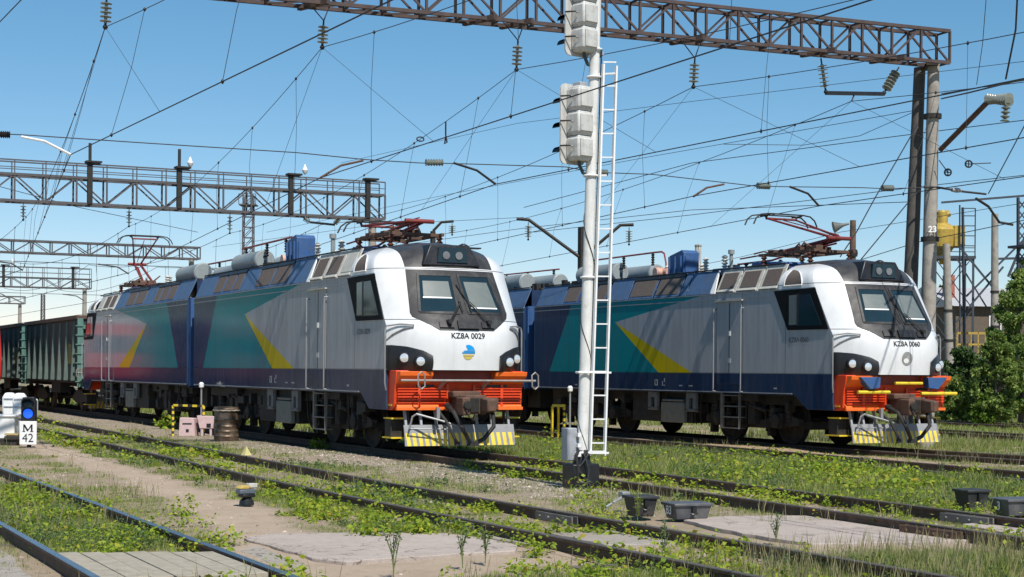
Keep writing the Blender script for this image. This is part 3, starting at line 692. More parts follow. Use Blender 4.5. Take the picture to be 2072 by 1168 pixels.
def lush(x, y):
    L = .42*np.ones_like(x)
    L = np.where((x > 15.0)&(x < 20.0), 1.0, L)
    L = np.where((x > 21.8)&(x < 24.1), .45, L); L = np.where(x > 26.5, .7, L); L = np.where((x > 9.9)&(x < 13), .55, L)
    L = np.where((x > 8.2)&(x < 9.5), .6, L); L = np.where((x>6.8)&(x<8)&(y>17.5), .65, L); L = np.where((x > 2.9)&(x < 4.4), .8, L); L = np.where((x > 9.9)&(x < 12.5)&(y < 13.6), .75, L)
    L = np.where((x > 20.1)&(x < 21.6), .5, L); L = np.where((x>5)&(x<9.8)&(y<13.8), .8, L)
    return L
def grassy(x, y):
    a, b = gravel_d(x, y)
    g = lush(x, y)*sst(.30, .62, fbm(x, y, .55, 1) + .25*(lush(x, y)-.5))
    return np.clip(g*(1-path_d(x, y))*(1-cross_d(x, y))*(1-.8*a)*(1-.75*b)*(1-under(x, y)), 0, 1)
xs = np.concatenate([[-2500,-900,-300,-120,-60,-30], np.arange(-12, 46, .2), [48,52,58,66,80,110,180,400,1000,2500]])
ys = np.concatenate([[-600,-100,-20,0], np.arange(6, 72, .22), [74,78,84,92,104,120,150,200,300,500,900,1800,3500]])
GX, GY = np.meshgrid(xs, ys)
def height(x, y):
    h = -.155 + (fbm(x, y, .7, 2)-.5)*.07 + (fbm(x, y, 4.0, 9, 2)-.5)*.025
    h = h + .10*np.exp(-((x-23.1)/.5)**2 - ((y-33)/3.5)**2) + .05*np.exp(-((x-12.1)/.8)**2)*sst(18, 24, y)
    lim = np.minimum(h, -.165 + 0*h)
    t = 0
    for c in (3.67, 8.9, 14.0, 20.9, 25.1): t = np.maximum(t, (np.abs(np.abs(x-c)-.76) < .16))
    h = np.where(t > 0, np.minimum(h, -.15), h)
    far = sst(60, 100, y) + (x > 44) + (x < -10); return np.where(far > 0, -.16, h)
H0 = height(GX, GY)
nx, ny = len(xs), len(ys); V = np.stack([GX, GY, H0], -1).reshape(-1, 3)
idx = np.arange(nx*ny).reshape(ny, nx); Q = np.stack([idx[:-1,:-1], idx[:-1,1:], idx[1:,1:], idx[1:,:-1]], -1).reshape(-1, 4)
me = bpy.data.meshes.new('ground'); me.vertices.add(len(V)); me.vertices.foreach_set('co', V.astype(np.float32).ravel())
me.loops.add(Q.size); me.loops.foreach_set('vertex_index', Q.ravel().astype(np.int32)); me.polygons.add(len(Q)); me.polygons.foreach_set('loop_start', np.arange(0, Q.size, 4, dtype=np.int32))
me.update(calc_edges=True); me.polygons.foreach_set('use_smooth', [True]*len(Q))
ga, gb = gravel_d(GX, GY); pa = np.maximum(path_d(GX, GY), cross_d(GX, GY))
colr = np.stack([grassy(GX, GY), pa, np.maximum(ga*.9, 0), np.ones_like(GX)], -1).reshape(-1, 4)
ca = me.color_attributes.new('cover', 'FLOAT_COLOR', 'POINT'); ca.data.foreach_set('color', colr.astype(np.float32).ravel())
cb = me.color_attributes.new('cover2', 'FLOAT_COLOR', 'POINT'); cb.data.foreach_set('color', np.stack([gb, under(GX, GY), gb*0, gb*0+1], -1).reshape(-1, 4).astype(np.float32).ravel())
def ground_mat():
    g = G('weedy railway ground')
    def attr(n):
        a = g.new('ShaderNodeAttribute'); a.attribute_name = n; q = g.new('ShaderNodeSeparateColor'); g.nt.links.new(a.outputs['Color'], q.inputs[0]); return q.outputs
    A = attr('cover'); B = attr('cover2')
    big = g.noise(.35, 6, rough=.65); mid = g.noise(3, 6, rough=.7); fine = g.noise(26, 5, rough=.75)
    vor = g.new('ShaderNodeTexVoronoi'); vor.inputs['Scale'].default_value = 22; g.nt.links.new(g.tc.outputs['Object'], vor.inputs[0])
    soil = g.mix(g.ramp(mid, [(.3, 0.), (.7, 1.)]), (.16,.12,.082), (.32,.245,.175))
    soil = g.mix(g.ramp(fine, [(.35, 0.), (.68, 1.)]), soil, (.39,.315,.235))
    soil = g.mix(g.math('MULTIPLY', g.ramp(fine, [(.28, 1.), (.42, 0.)]), .7), soil, (.07,.055,.045))
    pth = g.mix(g.ramp(mid, [(.3, 0.), (.75, 1.)]), (.35,.265,.195), (.45,.36,.28)); pth = g.mix(g.math('MULTIPLY', g.ramp(fine, [(.3, 1.), (.45, 0.)]), .5), pth, (.2,.16,.12))
    vl = g.new('ShaderNodeRGBToBW'); g.nt.links.new(vor.outputs['Color'], vl.inputs[0]); grv = g.mix(vl.outputs[0], (.14,.105,.08), (.46,.385,.31))
    red = g.mix(g.ramp(mid, [(.3, 0.), (.7, 1.)]), (.36,.24,.155), (.48,.36,.25)); red = g.mix(g.math('MULTIPLY', fine, .5), red, (.2,.13,.09))
    grs = g.mix(g.ramp(fine, [(.3, 0.), (.7, 1.)]), (.05,.07,.02), (.16,.19,.06)); grs = g.mix(g.ramp(big, [(.35, 0.), (.7, .6)]), grs, (.24,.22,.11))
    c = g.mix(A[2], soil, grv); c = g.mix(B[0], c, red); c = g.mix(A[1], c, pth)
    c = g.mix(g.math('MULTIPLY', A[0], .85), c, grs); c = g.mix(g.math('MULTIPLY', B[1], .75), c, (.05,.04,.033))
    hh = g.math('ADD', g.math('MULTIPLY', fine, .6), g.math('MULTIPLY', vor.outputs['Distance'], g.math('MULTIPLY', A[2], .8))); g.bump(hh, .8, .03)
    return g.finish(c, .95, spec=.15)
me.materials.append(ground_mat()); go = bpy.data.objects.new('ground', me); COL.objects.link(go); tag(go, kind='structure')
# ---------------------------------------------------------------- tracks
def rail(pts, name, par, top, side):
    prof = [(-.075,-.18),(-.075,-.168),(-.012,-.15),(-.010,-.05),(-.036,-.035),(-.036,-.008),(-.028,0),(.028,0),(.036,-.008),(.036,-.035),(.010,-.05),(.012,-.15),(.075,-.168),(.075,-.18)]
    q = MB(); n = len(prof); vs = []
    for x, y in pts: vs += [(x + a, y, z) for a, z in prof]
    for i in range(len(pts)-1):
        for k in range(n-1):
            a = i*n+k; q.cm = 1 if k in (5, 6, 7) else 0; q.f.append((a, a+1, a+n+1, a+n)); q.m.append(q.cm)
    q.v = vs; return q.build(name, [side, top], par, smooth=25)
def track(name_label, pts, top, z=0, sl=True, y0=None, y1=None):
    t = empty('railway_track', (0, 0, z), 0, name_label, 'railway track', 'parallel railway tracks of the yard')
    pts = [(np.interp(y, [p[1] for p in pts], [p[0] for p in pts]), y) for y in np.concatenate([np.arange(pts[0][1], 70, 2.0), np.arange(70, pts[-1][1]+1, 30)])]
    for sx in (-.78, .78): rail([(x+sx, y) for x, y in pts], 'rail', t, top, rail_side)
    if sl:
        q = MB(); y = pts[0][1]
        while y < 60:
            x = np.interp(y, [p[1] for p in pts], [p[0] for p in pts]); zz = -.205 + random.uniform(-.015, .02)
            q.box(x-1.32, x+1.32, y-.12, y+.12, zz-.1, zz + .03); y += .6
        q.build('sleepers', sleeper_m, t, kind='stuff')
    return t
tA = track('shiny railed track in the left foreground with the plank crossing between its rails', [(3.66,4),(3.66,160)], rail_top)
tB = track('dull rusty track running diagonally through the middle foreground, overgrown with weeds', [(9.2,4),(8.95,11),(8.92,14),(8.78,20),(8.72,24),(8.80,30),(9.05,43),(9.3,60),(9.9,160)], rail_dull)
tC = track('track carrying the nearer locomotive 0029 and passing behind the signal mast', [(13.45,4),(13.62,14),(13.85,20),(14.05,26),(14.15,31),(14.15,260)], rail_dull)
tD = track('empty track between the two locomotives behind the tall grass', [(20.6,6),(20.75,21),(20.9,30),(20.95,260)], rail_dull)
tE = track('track carrying the farther locomotive 0060', [(25.9,10),(25.7,26),(25.1,30.5),(24.95,34),(24.95,260)], rail_dull, -.03)
tF = track('track at the right edge beyond locomotive 0060, in front of the bushes', [(33.8,14),(34.3,32),(34.6,45),(34.6,200)], rail_dull, sl=False)
tG = track('farthest track at the right edge close to the trees', [(41.2,20),(41.4,45),(41.5,200)], rail_dull, sl=False)
jm = pm('dusty joint bar', (.17,.16,.15), .7, var=.25, dirt=(.1,.08,.06), da=.5)
def joint(tr, x, y, L, mat_=galv):
    q = MB(); q.box(x-.052, x-.03, y-L/2, y+L/2, -.135, -.03); q.box(x+.03, x+.052, y-L/2, y+L/2, -.135, -.03)
    for k in range(4): q.cyl((x-.075, y-L*.36+L*.24*k, -.085), (x-.05, y-L*.36+L*.24*k, -.085), .02, 6)
    q.build('joint_bar', mat_, tr, bevel=.004)
joint(tB, 8.92-.86, 18.0, 1.0, jm); joint(tB, 8.88+.66, 18.3, 1.0, jm); joint(tC, 13.6-.84, 15.0, 1.0, rust); joint(tC, 13.67+.7, 16.2, .9, jm)
# crossing: worn asphalt slabs and planks
def slabm(name, c0, c1):
    g = G(name); n1 = g.noise(1.4, 7, rough=.7); n2 = g.noise(9, 6, rough=.75); n3 = g.noise(60, 3)
    c = g.mix(g.ramp(n1, [(.3, 0.), (.7, 1.)]), c0, c1); c = g.mix(g.math('MULTIPLY', g.ramp(n2, [(.5, 0.), (.72, 1.)]), .5), c, (.22,.18,.14)); c = g.mix(g.math('MULTIPLY', g.ramp(n3, [(.4, 1.), (.55, 0.)]), .25), c, (.15,.13,.11))
    v = g.new('ShaderNodeTexVoronoi', feature='DISTANCE_TO_EDGE'); v.inputs['Scale'].default_value = .8; mp = g.new('ShaderNodeVectorMath', operation='ADD'); nn = g.new('ShaderNodeTexNoise'); nn.inputs['Scale'].default_value = 2.5; nn.inputs['Detail'].default_value = 5; g.nt.links.new(g.tc.outputs['Object'], nn.inputs['Vector'])
    g.nt.links.new(g.tc.outputs['Object'], mp.inputs[0]); g.nt.links.new(nn.outputs['Color'], mp.inputs[1]); g.nt.links.new(mp.outputs[0], v.inputs['Vector'])
    cr = g.ramp(v.outputs['Distance'], [(.0, 1.), (.012, 0.)]); c = g.mix(g.math('MULTIPLY', cr, .8), c, (.07,.06,.05)); g.bump(g.math('ADD', n2, g.math('MULTIPLY', n3, .4)), .6, .02)
    return g.finish(c, .92, spec=.15)
asph = slabm('worn pinkish asphalt', (.38,.32,.285), (.49,.42,.375))
def slab(px, name, mat_, label, cat, z=-.03, th=.12, group=None):
    z -= .085
    P = [at(*p, z) for p in px]
    # densify and roughen outline
    out = []
    for a, b in zip(P, P[1:]+P[:1]):
        n = max(1, int((b-a).length/.25))
        for k in range(n):
            p = a.lerp(b, k/n); out.append((p.x + random.uniform(-.03,.03), p.y + random.uniform(-.04,.04)))
    q = MB(); q.prism(out, 'z', z-th, z); return q.build(name, mat_, None, bevel=.01, smooth=0, label=label, cat=cat, group=group)
slab([(490,1088),(560,1079),(740,1077),(905,1079),(985,1088),(1052,1104),(1046,1113),(880,1123),(700,1136),(630,1128)], 'footpath', asph, None, None).__setitem__('kind', 'structure')
slab([(1385,1052),(1440,1045),(1560,1043),(1690,1043),(1830,1056),(1980,1086),(1965,1093),(1640,1100),(1500,1078)], 'footpath', asph, None, None)['kind'] = 'structure'
slab([(1945,1060),(2110,1052),(2130,1080),(2050,1080)], 'footpath', asph, None, None)['kind'] = 'structure'
cslab = slabm('grey concrete slab', (.30,.265,.23), (.41,.37,.325))
slab([(905,1072),(1010,1062),(1105,1090),(1075,1102)], 'concrete_slab', cslab, 'narrow worn concrete slab laid beside the near rail of the middle track', 'concrete slab', -.05)
slab([(1115,1078),(1230,1073),(1300,1078),(1375,1098),(1230,1102)], 'concrete_slab', cslab, 'pointed concrete slab lying between the rails of the middle track', 'concrete slab', -.04)
slab([(478,1112),(520,1104),(612,1138),(600,1150),(560,1142)], 'concrete_slab', cslab, 'sloping concrete slab beside the far shiny rail in the left foreground', 'concrete slab', -.05)
slab([(0,1110),(25,1128),(60,1168),(-60,1190),(-80,1120)], 'concrete_slab', cslab, 'concrete slab corner at the bottom left outside the near shiny rail', 'concrete slab', -.05)
pk = empty('plank_crossing', (3.66, 15, 0), 0, 'deck of grey weathered planks between the shiny rails at bottom left', 'plank crossing')
xl = [-.74 + k*.2114 for k in range(8)]
for k in range(7):
    a = 14.0 - 15 + random.uniform(-.04,.04) - .12*(k/6); b_ = 16.1 - 15 - .42*(k/6) + random.uniform(-.03,.03)
    q = MB(); z = -.018 + random.uniform(-.006,.006); q.box(-.72 + k*.205, -.72 + k*.205 + .193, a - .0, b_, z-.08, z); q.build('plank', wood, pk, bevel=.006)
# ---------------------------------------------------------------- gondola wagons and red locomotive
gond = pm('dark green wagon paint', (.018,.036,.030), .7, var=.3, scale=2, dirt=(.10,.07,.05), da=.5, streak=.4)
gondl = pm('teal wagon paint', (.09,.20,.17), .6, var=.2, dirt=(.15,.13,.1), da=.3)
gribm = pm('faded green rib', (.09,.13,.115), .7, var=.2, dirt=(.1,.09,.07), da=.35)
def gondola(x, y, label):
    o = empty('gondola_wagon', (x, y, 0), 0, label, 'gondola wagon', 'green open-top gondola wagons'); L = 12.2; T = 3.72
    q = MB(); q.box(-1.50, -1.44, 0, L, 1.28, T); q.box(1.44, 1.50, 0, L, 1.28, T); q.box(-1.44, 1.44, 0, .06, 1.28, T); q.box(-1.44, 1.44, L-.06, L, 1.28, T); q.box(-1.44, 1.44, .06, L-.06, 1.28, 1.38)
    q.build('body', gond, o)
    for sx in (-1, 1):
        for k in range(8):
            yy = .9 + k*(L-1.8)/7; q = MB(); X = sx*1.5
            q.add([(X, yy-.09, T-.08),(X, yy+.09, T-.08),(X+sx*.05, yy-.05, T-.1),(X+sx*.05, yy+.05, T-.1),(X, yy-.11, 1.25),(X, yy+.11, 1.25),(X+sx*.16, yy-.08, 1.25),(X+sx*.16, yy+.08, 1.25)], [(0,1,3,2),(4,6,7,5),(0,2,6,4),(1,5,7,3),(2,3,7,6),(0,4,5,1)])
            q.build('side_rib', gribm, o)
    q = MB(); q.box(-1.62,-1.46,-.08,L+.08,T-.02,T+.12); q.box(1.46,1.62,-.08,L+.08,T-.02,T+.12); q.box(-1.46,1.46,-.08,.06,T-.02,T+.12); q.box(-1.46,1.46,L-.06,L+.08,T-.02,T+.12); q.build('top_rim', rust, o)
    q = MB()
    for yy in (-.10, L+.02):
        for X in (-1.58, 1.36): q.box(X, X+.22, yy, yy+.1, 1.0, T)
        for z in (1.5,2.1,2.7,3.3): q.box(-1.4, 1.4, yy-.02, yy+.1, z, z+.16)
        for z in rng(1.2, 3.4, 6): q.box(-1.66, -1.36, yy-.04, yy+.04, z, z+.04)
    q.build('end_frame', gondl, o)
    q = MB(); q.prism([(1.5,1.9),(2.3,1.95),(2.25,2.75),(1.55,2.7)], 'x', -1.512, -1.503); q.build('yellow_patch', pm('faded yellow patch', (.30,.24,.05), .7, var=.4, dirt=(.05,.08,.06), da=.6), o)
    q = MB(); q.box(-.3,.3,-.4,L+.4,.95,1.25); q.box(-1.45,1.45,.1,L-.1,1.15,1.28)
    for by in (1.9, L-1.9):
        for sx in (-1,1): q.prism([(by-1.3,.62),(by-.5,.85),(by+.5,.85),(by+1.3,.62),(by+1.3,.45),(by+.4,.32),(by-.4,.32),(by-1.3,.45)], 'x', *sorted((sx*.98, sx*1.12)))
    q.box(-1.3,-.9,5,7,.7,1.15); q.build('underframe', dark, o)
    for by in (1.9, L-1.9):
        for ay in (by-.93, by+.93):
            q = MB()
            for sx in (-1,1): q.lathe([(.1,.70*sx),(.49,.70*sx),(.49,.72*sx),(.45,.74*sx),(.44,.83*sx),(.1,.83*sx)], (0, ay, .45), 'x', 24)
            q.cyl((-.7,ay,.45),(.7,ay,.45),.08,8); q.build('wheelset', rust, o)
    q = MB(); q.box(-.18,.2,-.75,-.3,.9,1.25); q.box(-.18,.2,L+.3,L+.75,.9,1.25); q.build('coupler', rust, o)
gondola(14.2, 65.3, 'dark green open gondola wagon coupled directly behind the trailing unit of locomotive 0029')
gondola(14.25, 78.9, 'second dark green gondola wagon, beside the red vehicle at the left edge')
def red_loco(loc, label, dim=False):
    o = empty('red_locomotive', loc, 0, label, 'locomotive'); L = 19
    rm = pm('glossy red paint', (.42,.025,.018), .35, var=.1, streak=.15) if not dim else pm('dimmed red paint', (.16,.02,.02), .5, var=.2, streak=.3); om = pm('orange stripe paint', (.8,.25,.03), .4)  # dim copy: red darkened as if shaded, keeps its mirror image faint
    q = MB(); q.prism([(0,1.15),(-.35,1.3),(-.35,2.3),(.15,3.3),(.6,3.75),(L,3.75),(L,1.15)], 'x', -1.5, 1.5); b_ = q.build('body', rm, o, bevel=.08)
    q = MB(); q.prism([(.8,3.75),(1.2,4.15),(L,4.15),(L,3.75)], 'x', -1.3, 1.3); q.build('roof', pm('grey roof', (.3,.3,.3), .6), o, bevel=.03)
    for sx in (-1,1):
        q = MB(); q.box(*sorted((sx*1.5, sx*1.508)), .3 if dim else 1.6, L-.05, 2.2, 3.75); q.build('upper_panel', pm('grey upper panel', (.16,.17,.19), .5), b_)
        q = MB(); q.box(*sorted((sx*1.5, sx*1.515)), -.2, L-.05, 2.05, 2.2); q.build('side_stripe', white, b_)
        q = MB(); q.box(*sorted((sx*1.5, sx*1.512)), .0, L-.05, 1.5, 1.75); q.build('side_band', om, b_)
        for k in range(6):
            y = 1.2 + k*2.9; q = MB(); q.box(*sorted((sx*1.5, sx*1.52)), y, y+1.7, 2.5, 3.35); w = q.build('window', white, b_); q = MB(); q.box(*sorted((sx*1.515, sx*1.53)), y+.08, y+1.62, 2.58, 3.27); q.build('pane', glass, w)
    q = MB(); q.prism([(-.30,2.42),(.12,3.25),(.16,3.25),(-.26,2.42)], 'x', -1.2, 1.2); q.build('windscreen', glass, o)
    for sx in (-1,1): q = MB(); q.cyl((sx*1.0,-.33,1.6),(sx*1.0,-.42,1.6),.12,14); q.build('headlight', chrome, o)
    q = MB(); q.box(-1.2,1.2,.3,L-.3,.5,1.15); q.box(-1.4,1.4,-.45,-.1,.5,.95); q.build('underframe', dark, o)
    for ay in (2,4,6,13,15,17):
        q = MB()
        for sx in (-1,1): q.lathe([(.1,.70*sx),(.56,.70*sx),(.56,.83*sx),(.1,.83*sx)], (0, ay, .56), 'x', 24)
        q.cyl((-.7,ay,.56),(.7,ay,.56),.08,8); q.build('wheelset', rust, o)
red_loco((9.4, 73.2, 0), 'bright red locomotive with white stripe cut off by the left edge of the photo')
red_loco((3.67, 72.0, 0), 'red locomotive left of the frame, seen only mirrored in the paint of 0029', True)
# ---------------------------------------------------------------- gantries, poles
def lattice(q, A, B, h, w, nb, t=.05, ends=True):
    A = Vector(A); B = Vector(B); d = (B-A); L = d.length; d.normalize(); s_ = Vector((d.y, -d.x, 0)); up = Vector((0,0,h))
    for sg in (-1, 1):
        o_ = s_*(sg*w/2)
        q.bar(A+o_, B+o_, t*1.5, t*1.5); q.bar(A+o_+up, B+o_+up, t*1.5, t*1.5)
        for k in range(nb+1):
            p = A + d*(L*k/nb) + o_; q.bar(p, p+up, t)
            if k < nb:
                p2 = A + d*(L*(k+1)/nb) + o_
                if k % 2: q.bar(p+up, p2, t*.8)
                else: q.bar(p, p2+up, t*.8)
    for k in range(nb+1):
        p = A + d*(L*k/nb); q.bar(p-s_*w/2, p+s_*w/2, t*.8); q.bar(p-s_*w/2+up, p+s_*w/2+up, t*.8)
        if k < nb:
            p2 = A + d*(L*(k+1)/nb); q.bar(p-s_*w/2, p2+s_*w/2, t*.6); q.bar(p+up+s_*w/2, p2+up-s_*w/2, t*.6)
def pole(name, base, top, r0, r1, mat_, par=None, **kw):
    q = MB(); q.tube([base, Vector(base).lerp(Vector(top), .5), top], [r0, (r0+r1)/2, r1], 20); return q.build(name, mat_, par, **kw)
ZB = 9.84
e1 = pz(1908, 131, 42.3); e0 = pz(516, 3, 35.4); dr = (e0-e1).normalized(); e0 = e1 + dr*34; e0.z = e1.z + (-.0)
g1 = empty('catenary_gantry', e1*1.0, 0, 'big dark lattice gantry crossing the top right above both locomotives', 'gantry', 'lattice gantries spanning the tracks'); g1.location.z = 0
e1l = Vector((0, 0, e1.z)); e0l = e0 - Vector((e1.x, e1.y, 0)); e0l.z = e1.z
q = MB(); lattice(q, e0l, e1l, .82, .55, 38, .055); q.build('beam', gantry_m, g1, smooth=0)
dl = (e1l - e0l).normalized(); q = MB()
for px in (640, 975, 1050, 1395, 1660, 1800):
    u = der(px, 50)[0]/F; # point of the beam in that direction
    A2, B2 = e0, e1; k = ((A2.x*CA-A2.y*SA) - u*(A2.x*SA+A2.y*CA))/(((A2.x-B2.x)*CA-(A2.y-B2.y)*SA) - u*((A2.x-B2.x)*SA+(A2.y-B2.y)*CA)); p = A2.lerp(B2, k) - Vector((e1.x, e1.y, 0)); p.z = e1.z
    q.bar(p - dl*.25 + Vector((0,.45,0)), p + dl*.1 - Vector((0,.5,0)), .1, .12)
q.build_loose('hanger_bracket', gantry_m, g1, smooth=0)
bA = pz(1889, 131, 42.35) ; bot = pz(1874, 745, 42.35); bot.z = -.2
off = Vector((e1.x, e1.y, 0))
pole('post', bot - off + Vector((.0,.0,0)), bA - off + Vector((0,0,.0)), .215, .15, concrete, g1)
q = MB(); pt = bA - off
for z in (1.35, 4.55): 
    c = (bA - off).lerp(bot - off, z/(bA.z+.2)); q.tube([c + Vector((0,0,-.06)), c + Vector((0,0,.06))], .235, 16)
q.bar(pt + Vector((-.2,-.2,0)), pt + Vector((.25,.5,0)), .3, .12); q.build('post_clamp', dark, g1)
pole('post', bot - off + Vector((-.1,.75,0)), bA - off + Vector((-.02,.52,0)), .215, .15, pm('shade darkened concrete', (.10,.09,.08), .85, var=.3, bump=.3, streak=.5), g1)  # rear post: shade of the front post put into its concrete colour
q = MB(); c = (bA-off).lerp(bot-off, .43); vs, fs = text_mesh('23', .22, .006)
right = Vector((CA, -SA, 0)); qv = [c + right*x + Vector((0,0,y)) - Vector((SA, CA, 0))*.25 for x, y in vs]
q.add(qv, fs); q.build('number', white, g1, smooth=0)
def gantry(px0, px1, ybot, ytop, yrail, nb, X=29.3, label='', posts=True, left=-25, mat_=gantry_far):
    # right end at x = X; heights from the survey
    u, w = der(px1, ybot); r = u/F; Y = X*(CA - r*SA)/(SA + r*CA); Z = X*SA + Y*CA; zb = EYE - w*Z/F; zt = EYE - der(px1, ytop)[1]*Z/F
    o = empty('catenary_gantry', (X, Y, 0), 0, label, 'gantry', 'lattice gantries spanning the tracks')
    q = MB(); lattice(q, (left-X, 0, zb), (0, 0, zb), zt-zb, .8, nb, .075); q.build('beam', mat_, o, smooth=0)
    if yrail:
        zr_ = EYE - der(px1, yrail)[1]*Z/F; q = MB()
        for dy in (-.4,.4):
            q.bar((left-X, dy, zr_), (0, dy, zr_), .06); q.bar((left-X, dy, (zr_+zt)/2), (0, dy, (zr_+zt)/2), .035)
            for k in range(nb+1): x = (left-X)*k/nb; q.bar((x, dy, zt), (x, dy, zr_), .045)
        q.build('walkway_railing', mat_, o, smooth=0)
        q = MB()
        XS = [-1.6, -7.5, -15.4, -22.0, -29.5]
        if px1 == 773:
            hxp = lambda p: (lambda rr: Y*(SA + rr*CA)/(CA - rr*SA) - X)(der(p, 340)[0]/F)
            XS = [hxp(738), hxp(583), hxp(358), hxp(178)]
        for x in XS:
            if x > left-X: q.bar((x,-.45,zb), (x,-.45,zr_+.15), .22); q.bar((x+.5,-.45,zr_+.1), (x-.2,-.45,zr_+.1), .5, .08); 
        for x in (XS[2], XS[3]): q.bar((x,-.45,zr_+.1), (x,-.45,zr_+.95), .12)
        q.build_loose('floodlight_bracket', dark, o)
        for x in (XS[1]+.75, XS[2]+.55):
            q = MB(); q.lathe([(.03,0),(.11,.1),(.15,.22),(.08,.34),(.03,.5)], (x,-.3,zr_+.15), 'z', 10); q.build('floodlight', white, o)
    pole('post', (-.5, .1, -.2), (-.5, 0, zb), .25, .18, concrete, o)
    return o, Y, zb
gB, YB, zB = gantry(0, 773, 445, 397, 371, 40, label='lattice gantry with a railed walkway on top, above the trailing unit of 0029')
gC, YC, zC = gantry(0, 402, 525, 502, None, 44, label='plain lattice gantry in front of the raised pantograph, third from the camera')
gD, YD, zD = gantry(0, 183, 585, 566, 545, 40, label='small distant railed gantry above the gondola wagons')
gE, YE_, zE = gantry(0, 50, 615, 601, None, 34, label='farthest gantry with a concrete post at the left edge')
# ---------------------------------------------------------------- insulators and overhead lines
def insulator_string(top, bot_, label, n=5, r=.13, name='insulator_string'):
    top = Vector(top); bot_ = Vector(bot_); d = bot_-top; L = d.length
    o = empty(name, top, 0, label, 'insulator', 'insulator strings under the gantries'); dn = d.normalized()
    q = MB(); a = dn*(L*.18); b_ = dn*(L*.88); pts = []; rs = []
    for i in range(n):
        for t, rr in ((.05,.3),(.3,.35),(.42,1),(.56,1),(.7,.3),(.95,.28)): pts.append(a.lerp(b_, (i+t)/n)); rs.append(r*rr)
    q.tube(pts, rs, 14); q.build('discs', porcel, o, smooth=30)
    q = MB(); q.cyl((0,0,0), a, .02, 6); q.cyl(b_, d, .025, 6); q.lathe([(.03,-.05),(.06,0),(.03,.05)], d, 'z', 8); q.build('fitting', dark, o)
    return o
def ray_plane(px, py, A, B):                # point on the vertical plane through A,B seen at that pixel
    u = der(px, py)[0]/F; f = lambda P: (P.x*CA - P.y*SA) - u*(P.x*SA + P.y*CA); k = f(A)/(f(A)-f(B)); P = A.lerp(B, k); Z = P.x*SA + P.y*CA
    return Vector((P.x, P.y, EYE - der(px, py)[1]*Z/F))
M1 = []
for i, (px, yt, yb_, lab) in enumerate(((214,-8,55,'dark insulator string hanging alone at the top left edge of the photo'),(653,42,96,'insulator string under the left end of the big gantry'),(1046,82,141,'insulator string just left of the signal mast top'),(1404,118,176,'insulator string under the big gantry right of the signal mast'))):
    a = ray_plane(px+(2 if i else 2), yt, e0, e1); b_ = ray_plane(px-1, yb_, e0, e1); insulator_string(a, b_, lab, r=.12); M1.append(b_)
    q = MB(); t1 = ray_plane(px-28, yt-22, e0, e1); t2 = ray_plane(px+14, yt-20, e0, e1); zt = e1.z + .02; t1.z = t2.z = max(zt, a.z+.15); q.cyl(t1, a, .014, 5); q.cyl(t2, a, .014, 5); q.build('hanger_wire', wire_m, None, label=('thin V-shaped hanger wire in the top left corner','thin V-shaped hanger wire above the second insulator from the left','thin V-shaped hanger wire above the insulator left of the mast','thin V-shaped hanger wire above the insulator right of the mast')[i], cat='hanger wire')
a = ray_plane(1661,118,e0,e1); b1 = ray_plane(1671,186,e0,e1); insulator_string(a, b1, 'left of the two insulator strings holding the dark bar beside the gantry post', 6)
a2 = ray_plane(1819,136,e0,e1); b2 = ray_plane(1789,188,e0,e1); insulator_string(a2, b2, 'slanting insulator string nearest the gantry post', 6)
q = MB(); q.bar(b1 + Vector((0,0,-.03)), b2 + Vector((0,0,-.03)), .09); m5 = ray_plane(1723,205,e0,e1); q.cyl((b1+b2)/2, m5, .02, 6); q.build('spreader_bar', blackp, None, label='dark horizontal bar hung between two insulator strings by the gantry post', cat='spreader bar'); M1.append(m5)
M2 = []
PB0 = Vector((-25, YB, 0)); PB1 = Vector((29.3, YB, 0))
for i, (px, yt, yb_) in enumerate(((47,415,445),(261,430,458),(465,443,472),(650,450,455))):
    b_ = ray_plane(px, yb_, PB0, PB1); M2.append(b_)
    if i < 3: a = b_.copy(); a.z = zB; insulator_string(a, b_, ('leftmost','middle','rightmost')[i] + ' small insulator string under the railed gantry', 4, .13)
b1 = ray_plane(628,450,PB0,PB1); b2 = ray_plane(676,455,PB0,PB1)
for k, (s0, s1) in enumerate(((612,b1),(688,b2))):
    a = ray_plane(s0, 440, PB0, PB1); insulator_string(a, s1, ('left' if k == 0 else 'right') + ' slanting insulator under the railed gantry behind the blue roof box', 4, .13)
q = MB(); q.bar(b1, b2, .1); q.build('spreader_bar', blackp, None, label='small dark bar between slanting insulators under the railed gantry', cat='spreader bar')
M2.append(Vector((31.0, YB, 8.4)))
C1 = [ray_plane(*p, e0, e1) for p in ((143,313),(648,360),(1002,373),(1403,397),(1657,417))]
names = ['overhead line at the far left running out of the top edge','overhead line ending at the insulator left of the signal mast','overhead line above locomotive 0029 crossing behind the signal mast','overhead line above the empty track right of the signal mast','overhead line above locomotive 0060 held by the dark bar']
slopes = {0: (758,17), 1: (1762,0), 2: (2072,159), 3: (1858,301), 4: (1848,329)}
NE = []
